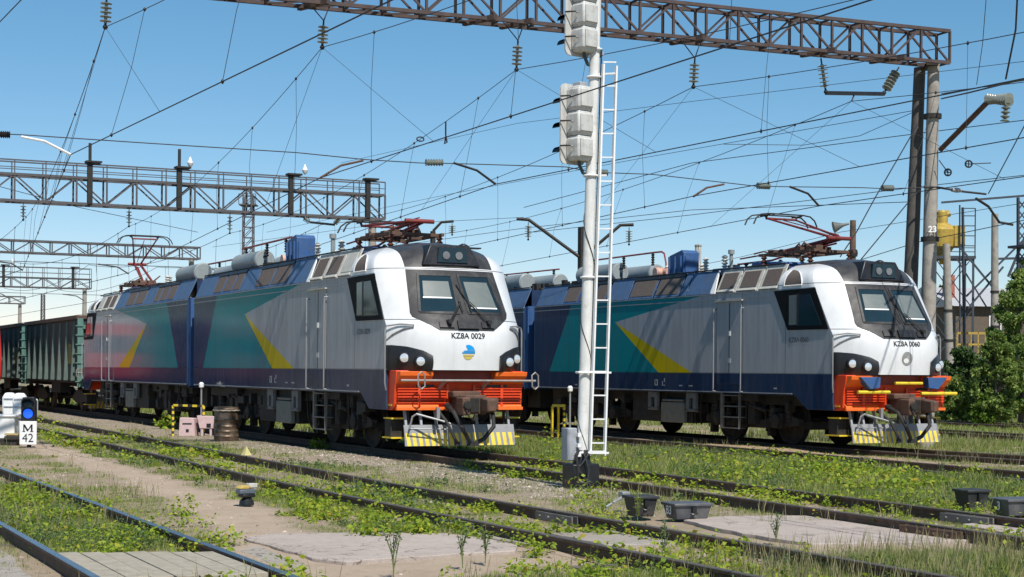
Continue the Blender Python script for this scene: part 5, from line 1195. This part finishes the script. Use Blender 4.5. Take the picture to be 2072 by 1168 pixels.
q = MB(); hz = zt - 2.05*.35 + .2; a = Vector((-.12, .03, hz+.42)); d = Vector((-CA, SA, -.25)).normalized(); q.tube([a, a + d*.18, a + d*.3, a + d*.46], [.03,.05,.10,.17], 16); q.build('loudspeaker', pm('grey horn', (.13,.14,.13), .5, var=.2), o)
q = MB(); q.lathe([(.13,0),(.15,.1),(.13,.2)], (0,0,zt-1.05), 'z', 12); q.lathe([(.11,0),(.13,.06),(.11,.12)], (0,0,zt-1.5), 'z', 12); q.build('pole_clamp', dark, o)
def cpole(px, ytop, Z, r, lab, ybase=760, dx=0, name='concrete_pole'):
    T = pz(px, ytop, Z); B_ = pz(px+dx, ybase, Z); B_.z = -.2
    o = empty(name, B_, 0, lab, 'pole'); q = MB(); q.tube([(0,0,0), T-B_], [r*1.25, r], 18); q.build('shaft', concrete, o)
    q = MB()
    for t in (.45,.62): c = (T-B_)*t; q.tube([c - Vector((0,0,.05)), c + Vector((0,0,.05))], r*1.3, 14)
    q.build('pole_band', dark, o); return o
cpole(2013, 433, 72, .15, 'tall slim concrete pole standing in front of the trees at the right')
cpole(1915, 494, 71, .16, 'concrete pole leaning slightly, between 0060 and the yellow hopper', 745, 10)
q = MB(); q.tube([pz(1975,402,60), pz(2000,418,61), pz(2022,450,62), pz(2050,455,62)], .05, 6); q.build('pole_bracket', dark, None, label='thin curved bracket arm at the head of the slim concrete pole', cat='bracket')
# yellow hopper on steel frame
Zh = 78; c = pz(1921, 520, Zh); o = empty('yellow_hopper', (c.x, c.y, -.2), -YAW, 'yellow cyclone hopper on a dark steel frame at the right, beyond the gantry post', 'hopper'); sc = Zh/F
def hz_(y): return pz(1921, y, Zh).z + .2
hym = pm('hopper yellow', (.45,.31,.05), .55, var=.3, dirt=(.2,.13,.06), da=.4)
q = MB(); q.lathe([(.10,hz_(535)),(.2,hz_(522)),(.60,hz_(500)),(.66,hz_(466)),(.52,hz_(458)),(.26,hz_(452)),(.25,hz_(430)),(.2,hz_(426))], (-.35,0,0), 'z', 16); q.build('hopper_body', hym, o, smooth=25)
q = MB(); q.box(-.9,-.1,-.3,.4,hz_(500),hz_(470)); q.box(.1,.62,-.5,.2,hz_(500),hz_(458)); q.box(-1.0,-.75,-.4,.2,hz_(495),hz_(452)); q.tube([(-.5,0,hz_(460)),(-.5,0,hz_(440)),(0,0,hz_(432))], .16, 10); q.build('duct', hym, o, bevel=.02)
q = MB(); q.box(-1.1,1.05,-.8,.8,hz_(526),hz_(520))
for x, y in ((-.95,-.7),(.95,-.7),(-.95,.7),(.95,.7)): q.bar((x,y,0),(x,y,hz_(520)),.09)
for y in (-.7,.7):
    for k in range(3):
        a = hz_(520)*k/3; b_ = hz_(520)*(k+1)/3; q.bar((-.95,y,a),(.95,y,b_),.04); q.bar((.95,y,a),(-.95,y,b_),.04)
q.build('support_frame', pm('dark blue grey steel', (.04,.05,.065), .6, var=.2), o, smooth=0)
q = MB()
for x in (-1.05,-.3,.4,1.0): q.bar((x,-.8,hz_(520)),(x,-.8,hz_(425 if x > 0 else 500)),.045)
for y in (500,480,460,440,425): q.bar((.4,-.8,hz_(y)),(1.0,-.8,hz_(y)),.04)
for y in (512,504): q.bar((-1.05,-.8,hz_(y)),(1.0,-.8,hz_(y)),.035)
q.build('railing', dark, o, smooth=0)
o = empty('conveyor_frame', pz(1990, 760, 74), 0, 'dark crossed steel truss between the hopper and the trees at the right edge', 'steel truss'); o.location.z = -.2; L0 = o.location.copy()
q = MB(); f = lambda x, y: pz(x, y, 74) - L0
q.bar(f(1905,410), f(2100,394), .09); q.bar(f(1942,500), f(2040,620), .08); q.bar(f(1935,522), f(2000,628), .06); q.bar(f(1955,600), f(2072,485), .08); q.bar(f(1935,652), f(2030,540), .08); q.bar(f(2012,524), f(2100,522), .1); q.bar(f(2040,560), f(2078,470), .1); q.bar(f(1948,420), f(1951,700), .09); q.bar(f(1942,415), f(1942,700), .05)
q.build('truss', pm('dark blue grey steel', (.04,.05,.065), .6), o, smooth=0)
o = empty('lattice_column', pz(2066, 740, 72), 0, 'dark lattice column rising behind the tree at the right edge', 'lattice column'); o.location.z = -.2; L0 = o.location.copy()
q = MB(); f = lambda x, y: pz(x, y, 72) - L0
for x in (2060, 2076): q.bar(f(x, 740), f(x, 400), .1)
for k in range(16): q.bar(f(2060, 740-k*21), f(2076, 719-k*21), .05); q.bar(f(2076, 740-k*21), f(2060, 719-k*21), .05)
q.box(f(2050,500).x, f(2090,500).x, f(2066,500).y-.5, f(2066,500).y+.5, f(2066,502).z, f(2066,497).z); q.build('frame', pm('dark blue grey steel', (.04,.05,.065), .6), o, smooth=0)
# building and fence on the right
c = pz(1990, 700, 88); o = empty('brick_building', (c.x, c.y, -.2), -YAW + .15, 'low brown building with a pale metal roof behind the poles at the right', 'building')
zw = pz(1990, 620, 88).z + .2; zr_ = pz(1990, 588, 88).z + .2
q = MB(); q.box(-1.6, 6, 0, 8, 0, zw); q.build('wall', pm('brown brick', (.13,.10,.075), .9, var=.25, scale=8, bump=.3), o)
q = MB(); q.add([(-1.9,-.4,zw-.02),(6.3,-.4,zw-.02),(6.3,4,zr_+.35),(-1.9,4,zr_+.35),(6.3,8.4,zw),(-1.9,8.4,zw)], [(0,1,2,3),(3,2,4,5),(0,3,5),(1,4,2),(0,5,4,1)]); q.build('roof', pm('pale metal roof', (.42,.42,.43), .6, var=.1), o, smooth=0)
for x in (.3, 2.6): q = MB(); q.box(x, x+.7, -.04, .05, zw-1.9, zw-.5); w_ = q.build('window', white, o); q = MB(); q.box(x+.07, x+.63, -.06, -.03, zw-1.83, zw-.57); q.build('pane', glass, w_)
q = MB(); q.box(-1.5,-1.0,1.5,2.0,zw,zr_+.9); q.build('chimney', pm('red chimney brick', (.35,.12,.08), .9, var=.3), o)
o = empty('yellow_fence', pz(1935, 705, 74), -YAW, 'yellow railing in front of the brown building at the right', 'fence'); o.location.z = -.2; zf = pz(1935, 672, 74).z + .2
q = MB(); q.box(0,2.6,-.03,.03,zf-.1,zf); q.box(0,2.6,-.03,.03,zf-.6,zf-.52)
for k in range(9): q.box(k*.32, k*.32+.05, -.03,.03,0,zf)
q.build('railing', hym, o)
# ---------------------------------------------------------------- vegetation
def leafmat(name, stops, trans=.42):
    g = G(name); gi = g.new('ShaderNodeNewGeometry'); c = g.ramp(gi.outputs['Random Per Island'], stops)
    g.put(g.p.inputs['Base Color'], c); g.p.inputs['Roughness'].default_value = .6; g.p.inputs['Specular IOR Level'].default_value = .3
    tr = g.new('ShaderNodeBsdfTranslucent'); g.put(tr.inputs[0], c); mx_ = g.new('ShaderNodeMixShader'); mx_.inputs[0].default_value = trans
    g.nt.links.new(g.p.outputs[0], mx_.inputs[1]); g.nt.links.new(tr.outputs[0], mx_.inputs[2]); g.nt.links.new(mx_.outputs[0], g.out.inputs[0]); return g.m
grass_m = leafmat('grass blades', [(0,(.08,.14,.02)),(.3,(.16,.24,.035)),(.6,(.26,.33,.07)),(.8,(.38,.38,.14)),(1,(.52,.47,.25))])
dry_m = leafmat('dry grass stalks', [(0,(.30,.27,.13)),(.5,(.42,.37,.2)),(1,(.22,.24,.09))])
weed_m = leafmat('yellow green weed leaves', [(0,(.16,.26,.02)),(.5,(.28,.38,.03)),(.85,(.40,.46,.05)),(1,(.40,.30,.04))], .45)
herb_m = leafmat('grey green herb leaves', [(0,(.07,.13,.05)),(.6,(.13,.20,.07)),(1,(.22,.26,.11))])
def zgr(x, y): return height(x, y)
def infr(x, y, m=60):
    Z = x*SA + y*CA; r = x*CA - y*SA; u = r/Z*F; return (np.abs(u) < 1036+m)
def scatter(n, z0, z1, p=1.0):
    Z = np.sqrt(RNG.uniform(z0*z0, z1*z1, n)); u = RNG.uniform(-1090, 1090, n); r = u*Z/F
    return r*CA + Z*SA, -r*SA + Z*CA, Z
def railmask(x, y):
    m = np.zeros_like(x, bool)
    for t, zc in ((3.66,0),(np.interp(y,[4,11,14,20,24,30,43,60,160],[9.2,8.95,8.92,8.78,8.72,8.8,9.05,9.3,9.9]),0),(np.interp(y,[4,14,20,26,31],[13.45,13.62,13.85,14.05,14.15]),0),(np.interp(y,[6,21,30],[20.6,20.75,20.9]),0),(np.interp(y,[10,26,30.5,34],[25.9,25.7,25.1,24.95]),0)):
        m |= np.abs(np.abs(x-t)-.78) < .05
    return m
BOXM = [(p.x + dx_, p.y - .35, .5) for p in (at(1296,1044), at(1390,1049), at(1966,1030), at(2058,1042), at(499,1022)) for dx_ in (-.15, .15)]
def slabmask(x, y):
    a = (x > 5.0)&(x < 7.55)&(y > 14.5)&(y < 17.3) ; b_ = (x > 10.5)&(x < 12.9)&(y > 14.1)&(y < 17.0); c_ = (x>2.75)&(x<4.4)&(y>13.8)&(y<16.1); d_ = (x > 8.4)&(x<9.4)&(y>14.9)&(y<16.3)
    e = np.zeros_like(a)
    for bx_, by_, r_ in BOXM: e |= ((x-bx_)**2 + (y-by_)**2) < r_*r_
    return a | b_ | c_ | d_ | e
def blades(x, y, nb, hgt, wid, spread, lean_=.5):
    n = len(x); X = np.repeat(x, nb); Y = np.repeat(y, nb); N = len(X)
    H = np.repeat(hgt, nb)*RNG.uniform(.45, 1.1, N); Wd = np.repeat(wid, nb)*RNG.uniform(.7,1.3,N); sp = np.repeat(spread, nb)
    bx = X + RNG.normal(0,1,N)*sp; by = Y + RNG.normal(0,1,N)*sp; z = zgr(bx, by) - .01
    a = RNG.uniform(0,2*PI,N); ln = RNG.uniform(.05, lean_, N)*H; dx = np.cos(a)*ln; dy = np.sin(a)*ln
    p = RNG.uniform(0,PI,N); wx = np.cos(p)*Wd/2; wy = np.sin(p)*Wd/2
    A_ = np.stack([bx-wx,by-wy,z],-1); B_ = np.stack([bx+wx,by+wy,z],-1); C_ = np.stack([bx+wx*.6+dx*.5,by+wy*.6+dy*.5,z+H*.6],-1); D_ = np.stack([bx+dx,by+dy,z+H],-1)
    T = np.stack([A_,B_,C_,D_],1); return T.reshape(-1,3)
parts = []
for (n, z0, z1, nb, wd, sp) in ((52000,11,24,7,.007,.035),(60000,24,45,7,.014,.06),(36000,45,95,6,.028,.12)):
    x, y, Z = scatter(n, z0, z1); g_ = grassy(x, y)
    g_ = np.where(x > 32, .8, g_)
    k = (RNG.uniform(0,1,n) < .06 + g_*.95)&~railmask(x, y)&~slabmask(x, y)&~((path_d(x,y) > .35)&(RNG.uniform(0,1,n) < .96)); k &= ~((under(x,y) > 0)&(RNG.uniform(0,1,n) < .9))
    k &= (x > 1)&~((cross_d(x,y) > .4)&(RNG.uniform(0,1,n) < .7))
    x, y, Z, g_ = x[k], y[k], Z[k], g_[k]
    tall = np.where((x > 15.1)&(x < 19.9), .21, np.where((x > 9.9)&(x < 12.6)&(y < 13.9), .20, .11)); tall = np.where(x > 26.8, .2, tall); tall = np.where((np.abs(x-14.1)<.7)|(np.abs(x-20.85)<.7)|(np.abs(x-8.85)<.7), .10, tall)
    h_ = tall*(.45 + .8*fbm(x, y, .8, 6))*(.5 + .7*g_); parts.append(blades(x, y, nb, h_, np.full(len(x), wd), np.full(len(x), sp)))
np_mesh('grass', np.concatenate(parts), 4, [grass_m], kind='stuff')
# dry seed stalks in the foreground and along the tracks
x, y, Z = scatter(9000, 11, 50); k = (grassy(x, y) > .25)&~railmask(x, y)&~slabmask(x, y)&(x > 1); k &= (fbm(x, y, .35, 12) > .5); x, y, Z = x[k], y[k], Z[k]
xb = np.concatenate([RNG.uniform(8.0,12.6,600)]); yb_ = RNG.uniform(11.2,13.9,600); kk = ~railmask(xb,yb_)
x = np.concatenate([x, xb[kk]]); y = np.concatenate([y, yb_[kk]]); Z = x*SA + y*CA
np_mesh('dry_grass', blades(x, y, 3, np.full(len(x), .34), .0045 + Z*.00012, np.full(len(x), .03), .3), 4, [dry_m], kind='stuff')
def leaves(cx, cy, cz, n, rad, hgt, ls, droop=.3):     # leaf cloud per plant: diamond leaves
    X = np.repeat(cx, n); Y = np.repeat(cy, n); Zz = np.repeat(cz, n); N = len(X); Rr = np.repeat(rad, n); H = np.repeat(hgt, n); L = np.repeat(ls, n)*RNG.uniform(.6,1.25,N)
    a = RNG.uniform(0,2*PI,N); rr = np.sqrt(RNG.uniform(0,1,N)); t = RNG.uniform(.1,1,N)
    px = X + np.cos(a)*rr*Rr*(.4+.6*t); py = Y + np.sin(a)*rr*Rr*(.4+.6*t); pz_ = Zz + H*t*(1-.35*rr)
    d = a + RNG.normal(0,.8,N); el = RNG.normal(-droop,.45,N); ax = np.stack([np.cos(d)*np.cos(el), np.sin(d)*np.cos(el), np.sin(el)], -1)
    sd_ = np.cross(ax, RNG.normal(0,1,(N,3))*.45 + np.array([0,0,1.])); sd_ /= np.linalg.norm(sd_,axis=1)[:,None] + 1e-6
    p = np.stack([px,py,pz_],-1); Lc = L[:,None]
    return np.stack([p, p + ax*Lc*.5 + sd_*Lc*.33, p + ax*Lc, p + ax*Lc*.5 - sd_*Lc*.33], 1).reshape(-1,3)
# weeds cluster along rails and in patches
def weedpts(n, z0, z1):
    x, y, Z = scatter(n, z0, z1)
    tb = np.interp(y,[4,11,14,20,24,30,43,60,160],[9.2,8.95,8.92,8.78,8.72,8.8,9.05,9.3,9.9]); tc = np.interp(y,[4,14,20,26,31],[13.45,13.62,13.85,14.05,14.15])
    w = np.zeros_like(x)
    for c, s_, a in ((tb-.78,.35,1.),(tb+.78,.3,.75),(tb,.5,.45),(tc-.78,.25,.8),(tc+.78,.3,.6),(tb-1.6,.5,.7),(4.45,.28,.8),(3.66,.5,.75),(tc,.45,.4)): w = np.maximum(w, a*np.exp(-((x-c)/s_)**2))
    w = np.where((x > 15.3)&(x < 19.8), .30, w); w = np.where((x > 16)&(x < 19.8)&(y < 26), .95, w)
    pn = sst(.46, .60, fbm(x, y, .9, 21, 3)); k = (RNG.uniform(0,1,n) < w*pn)&~railmask(x,y)&~slabmask(x,y)&(path_d(x,y) < .3)&~((x > 12.7)&(x < 15.7)&(y > 31))&(x > 1)
    return x[k], y[k], Z[k]
WP = []
for n, z0, z1, nl, ls in ((11000,11,24,17,.066),(12000,24,40,13,.085),(6000,40,62,10,.115)):
    x, y, Z = weedpts(n, z0, z1); hs = RNG.uniform(.07,.26,len(x))*(1 + .4*(ls > .1)); hs = np.where((x > 15.2)&(x < 20), hs*1.7, hs); WP.append(leaves(x, y, zgr(x, y), nl, hs*.62, hs, np.full(len(x), ls)*RNG.uniform(.7,1.2,len(x))))
big = [(1195,1030,.42,.36),(1180,1010,.40,.25),(1225,1050,.25,.3),(750,1068,.30,.28),(735,1060,.24,.2),(865,1078,.25,.14),(850,1066,.32,.16),(1065,1098,.26,.25),(1090,1118,.3,.24),(345,1062,.35,.28),(360,1040,.34,.2),(330,868,.55,.32),(400,868,.35,.25),(130,900,.4,.4),(190,905,.4,.35),(290,1090,.3,.45),(220,1110,.28,.4),(430,1120,.28,.25),(470,1100,.25,.25),(640,905,.3,.2),(1560,1010,.32,.3),(1620,1015,.3,.35),(1700,1020,.35,.3),(1760,1025,.3,.3),(1990,1040,.32,.4),(1920,1045,.3,.3),(1460,975,.35,.4),(1600,960,.4,.5),(1720,960,.4,.45),(1650,940,.4,.5),(1530,930,.45,.5),(1780,975,.4,.5),(1850,990,.4,.45),(1980,960,.3,.3),(370,920,.35,.4),(420,955,.3,.35),(540,990,.25,.3),(1100,960,.3,.25),(1010,950,.3,.3),(1040,965,.25,.25)]
bx = []; 
for px, py, h_, r_ in big:
    p = at(px, py, -.12); Z = p.x*SA + p.y*CA; m_ = 5
    ox = RNG.normal(0, r_*.5, m_); oy = RNG.normal(0, r_*.5, m_)
    xx = p.x+ox; yy = p.y+oy; WP.append(leaves(xx, yy, zgr(xx, yy), 30, np.full(m_, r_*.6), h_*RNG.uniform(.6,1.05,m_), np.full(m_, max(.055, .0026*Z))))
np_mesh('weeds', np.concatenate(WP), 4, [weed_m], kind='stuff')
HP = []
for n, z0, z1, nl, ls in ((5500,11,22,26,.03),(6000,22,40,20,.05)):
    x, y, Z = scatter(n, z0, z1); k = (grassy(x, y) > .45)&(fbm(x, y, .7, 33) > .53)&~railmask(x,y)&~slabmask(x,y)&(x > 1); x, y = x[k], y[k]; hs = RNG.uniform(.08,.26,len(x)); hs = np.where((x>15.2)&(x<19.8), hs*1.5, hs); HP.append(leaves(x, y, zgr(x, y), nl, hs*.4, hs, np.full(len(x), ls), -.3))
np_mesh('low_herbs', np.concatenate(HP), 4, [herb_m], kind='stuff')
# single tall weeds in front of the asphalt
def stem_plant(px, py, h_, lab, m_=herb_m):
    p = at(px, py, -.13); o = empty('tall_weed', p, 0, lab, 'weed', 'tall single weeds in the foreground'); q = MB(); tips = []
    for k in range(6):
        a = random.uniform(0,6.28); t = random.uniform(.05,.3); s_ = h_*random.uniform(.6,1)
        if k == 0: t = 0; s_ = h_
        base = Vector((0,0,s_*.12*k)) if k else Vector((0,0,0)); tip = Vector((math.cos(a)*t*h_, math.sin(a)*t*h_, s_)); q.tube([base, base.lerp(tip,.5)+Vector((0,0,.02)), tip], [.006,.005,.002], 5, False); tips.append((base, tip))
    q.build('stem', pm('weed stem', (.14,.17,.06), .7), o)
    L = []
    for b_, t in tips:
        n = 14; ts = RNG.uniform(.15,1,n); P = np.array(b_)[None]*(1-ts[:,None]) + np.array(t)[None]*ts[:,None]; L.append(leaves(P[:,0],P[:,1],P[:,2],1,np.full(n,.015),np.full(n,.01),np.full(n,.034),-.2))
    f_ = np_mesh('leaf_cluster', np.concatenate(L), 4, [m_]); f_.parent = o; return o
stem_plant(796, 1172, .62, 'tall branching weed in front of the pinkish asphalt slab at the bottom centre')
stem_plant(936, 1150, .42, 'thin weed stalk right of the tall branching weed')
stem_plant(982, 1140, .40, 'thin weed stalk at the right tip of the left asphalt slab')
stem_plant(1570, 1098, .34, 'weed tuft growing at the near edge of the right asphalt slab')
stem_plant(1345, 1120, .34, 'thin weed between the rails in front of the right asphalt slab')
stem_plant(1905, 985, .62, 'dark feathery bush beside the track left of the right-hand trackside box')
stem_plant(1290, 1055, .4, 'leafy stalk in front of the dark trackside box right of the mast', weed_m)
# pale stones in the ballast
x, y, Z = scatter(40000, 11, 40); ga_, gb_ = gravel_d(x, y); k = (RNG.uniform(0,1,len(x)) < np.maximum(ga_*.9, .5*((np.abs(x-13.6) < .6)&(y<31)&(y>15))) + .05 + .12*path_d(x,y))&~slabmask(x,y)&~railmask(x,y); x, y, Z = x[k], y[k], Z[k]
def stones(x, y, s_):
    n = len(x); base = np.array([[1,0,0],[-.5,.87,0],[-.5,-.87,0],[0,0,1.]]); a = RNG.uniform(0,2*PI,n); c, s2 = np.cos(a), np.sin(a); b3 = np.repeat(base[None], n, 0)*(1 + RNG.uniform(-.35,.35,(n,4,3)))
    X_ = b3[:,:,0]*c[:,None] - b3[:,:,1]*s2[:,None]; Y_ = b3[:,:,0]*s2[:,None] + b3[:,:,1]*c[:,None]
    P = np.stack([X_*s_[:,None] + x[:,None], Y_*s_[:,None] + y[:,None], b3[:,:,2]*s_[:,None]*.7 + zgr(x, y)[:,None] - .005], -1)
    return np.concatenate([P[:,[0,1,3]], P[:,[1,2,3]], P[:,[2,0,3]]], 1).reshape(-1,3)
sm_ = leafmat('pale ballast stones', [(0,(.16,.12,.09)),(.5,(.34,.28,.225)),(1,(.52,.45,.38))], 0)
np_mesh('ballast_stones', stones(x, y, RNG.uniform(.012,.035,len(x))), 3, [sm_], kind='stuff')
# trees and bushes
tree_ms = [leafmat('tree leaves deep', [(0,(.025,.06,.016)),(.5,(.05,.10,.025)),(1,(.11,.17,.045))], .3), leafmat('tree leaves fresh', [(0,(.06,.13,.025)),(.45,(.15,.24,.05)),(1,(.34,.40,.11))], .4), leafmat('bush leaves bright', [(0,(.08,.16,.02)),(.6,(.14,.24,.03)),(1,(.25,.34,.06))], .45)]
bark = pm('grey brown bark', (.12,.10,.08), .9, var=.3, bump=.5)
def tree(base, H, Rd, kind, lab, n=7000, ls=.16, trunk=True, crown0=.2, name='leafy_tree', group='trees and bushes at the right'):
    o = empty(name, base, 0, lab, 'tree' if trunk else 'bush', group)
    q = MB(); limbs = []
    if trunk:
        q.tube([(0,0,0),(.05*H*.3,.02,H*.25),(0,0,H*.5),(.1,0,H*.85)], [H*.022,H*.018,H*.012,H*.004], 8)
    nl = 11
    for k in range(nl):
        a = random.uniform(0,6.28); z0 = H*random.uniform(crown0, .6); ln = Rd*random.uniform(.5,.95); tip = Vector((math.cos(a)*ln, math.sin(a)*ln, min(H*.95, z0 + H*random.uniform(.1,.35)))); q.tube([(0,0,z0), Vector((0,0,z0)).lerp(tip,.5)+Vector((0,0,.1)), tip], [H*.009,H*.006,H*.002], 5); limbs.append(tip)
    q.build('trunk', bark, o)
    cl = []; nc = 78
    for k in range(nc):
        t = random.random(); z = H*(crown0 + (1-crown0)*t); rr = Rd*math.sin(PI*min(1,(t*.86+.14)))**.6; a = random.uniform(0,6.28); r_ = rr*math.sqrt(random.random())*.95; cl.append((math.cos(a)*r_, math.sin(a)*r_, z*.97, Rd*random.uniform(.10,.25)))
    cl = np.array(cl); ci = RNG.integers(0, nc, n); dirn = RNG.normal(0,1,(n,3)); dirn /= np.linalg.norm(dirn,axis=1)[:,None]; rad = RNG.uniform(.35,1.,n)**.6
    P = cl[ci,:3] + dirn*rad[:,None]*cl[ci,3][:,None]*np.array([1,1,.75]); P[:,2] = np.maximum(P[:,2], .05)
    ax = RNG.normal(0,1,(n,3)); ax /= np.linalg.norm(ax,axis=1)[:,None]; sd_ = np.cross(ax, RNG.normal(0,1,(n,3))); sd_ /= np.linalg.norm(sd_,axis=1)[:,None]; L = (ls*RNG.uniform(.6,1.3,n))[:,None]
    V = np.stack([P, P+ax*L*.5+sd_*L*.3, P+ax*L, P+ax*L*.5-sd_*L*.3],1).reshape(-1,3)
    f_ = np_mesh('crown', V, 4, [tree_ms[kind]]); f_.parent = o; return o
def tr(px, ybase, ytop, Z, wpx, kind, lab, **k):
    b_ = pz(px, ybase, Z); t_ = pz(px, ytop, Z); b_.z = -.2; return tree(b_, t_.z + .2, wpx*Z/F/2, kind, lab, **k)
tr(2066, 845, 548, 62, 150, 1, 'large light green tree at the right edge of the photo', n=24000, crown0=.10, ls=.13)
tr(2015, 830, 668, 60, 90, 1, 'rounded mid green tree left of the large edge tree', n=12000, crown0=.1, ls=.13)
tr(1945, 835, 705, 68, 120, 0, 'dark green bush directly right of the cab of 0060', n=9000, trunk=False, crown0=.02, name='bush')
tr(2010, 840, 715, 66, 110, 0, 'dark green bush in shade under the right-hand trees', n=8000, trunk=False, crown0=.02, name='bush')
tr(1990, 846, 798, 60, 46, 2, 'bright yellow-green small bush in front of the dark bushes', n=3000, trunk=False, crown0=.0, name='bush', ls=.12)
tr(1935, 845, 760, 64, 70, 1, 'mid green bush close to the coupler side of 0060', n=4500, trunk=False, crown0=.0, name='bush')
tr(1903, 760, 575, 95, 40, 0, 'dark tree behind the gantry post, left of the leaning concrete pole', n=5000, ls=.2)
tr(1945, 760, 585, 98, 60, 0, 'dark tree beneath the yellow hopper', n=6000, ls=.2)
tr(2066, 800, 520, 84, 70, 0, 'dark tall tree behind the lattice column at the right edge', n=6000, ls=.2)
tr(2100, 800, 600, 78, 120, 1, 'green tree cut off by the right edge behind the large tree', n=6000, ls=.2)
for k, (x, y, H_, r_) in enumerate(((-8,95,9,4.5),(-14,120,11,6),(-6,140,10,5),(-22,100,10,5),(-3,170,12,7),(-18,150,12,7),(-30,125,12,7),(-12,75,8,4))):  # unseen trees, added only to darken the reflections in the paint
    tree(Vector((x,y,-.2)), H_, r_, k % 2, 'unseen leafy tree added left of the frame to darken reflections in the locomotive paint', n=2500, ls=.5, group='unseen trees added for the paint reflections')
# ---------------------------------------------------------------- light and camera
W = bpy.data.worlds.new('World'); S.world = W; W.use_nodes = True; nt = W.node_tree
sky = nt.nodes.new('ShaderNodeTexSky'); sky.sky_type = 'NISHITA'; sky.sun_disc = False
sd = Vector((-.05, -.60, .79)).normalized()
sky.sun_elevation = math.asin(sd.z); sky.sun_rotation = math.atan2(sd.x, sd.y)
sky.air_density = 1.0; sky.dust_density = 0; sky.ozone_density = 6.0; sky.altitude = 600
def wm(op, a, b):
    n = nt.nodes.new('ShaderNodeMath'); n.operation = op
    if isinstance(a, bpy.types.NodeSocket): nt.links.new(a, n.inputs[0])
    else: n.inputs[0].default_value = a
    n.inputs[1].default_value = b; return n.outputs[0]
sp_ = nt.nodes.new('ShaderNodeSeparateColor'); cb_ = nt.nodes.new('ShaderNodeCombineColor'); nt.links.new(sky.outputs[0], sp_.inputs[0])
for ch, (k_, g_) in enumerate(((1.205, 1.35), (.96, 1.0), (.93, 1.0))):   # deepen the zenith blue
    d_ = wm('MINIMUM', wm('MULTIPLY', sp_.outputs[ch], .11*1.11), 3.0); nt.links.new(wm('MULTIPLY', wm('POWER', d_, g_), k_/.11/1.19), cb_.inputs[ch])
nt.links.new(cb_.outputs[0], nt.nodes['Background'].inputs[0]); nt.nodes['Background'].inputs[1].default_value = .11
sl = bpy.data.lights.new('sun', 'SUN'); sl.energy = 4.7; sl.angle = R(.5); sl.color = (1, .95, .87)
so = bpy.data.objects.new('sun', sl); COL.objects.link(so); so.rotation_euler = sd.to_track_quat('Z', 'Y').to_euler()
cam = bpy.data.cameras.new('camera'); co = bpy.data.objects.new('camera', cam); COL.objects.link(co)
co.location = (0, 0, EYE); co.rotation_euler = (Matrix.Rotation(-YAW, 3, 'Z') @ Matrix.Rotation(PI/2, 3, 'X') @ Matrix.Rotation(ROLL, 3, 'Z')).to_euler()
cam.sensor_width = 36; cam.lens = F/2072*36; cam.shift_x = 1.26/2072; cam.shift_y = 166.1/2072; cam.clip_end = 6000; cam.clip_start = .1
S.camera = co
S.view_settings.view_transform = 'Standard'; S.view_settings.look = 'None'; S.view_settings.exposure = .22; S.view_settings.gamma = 1
S.render.engine = 'CYCLES'
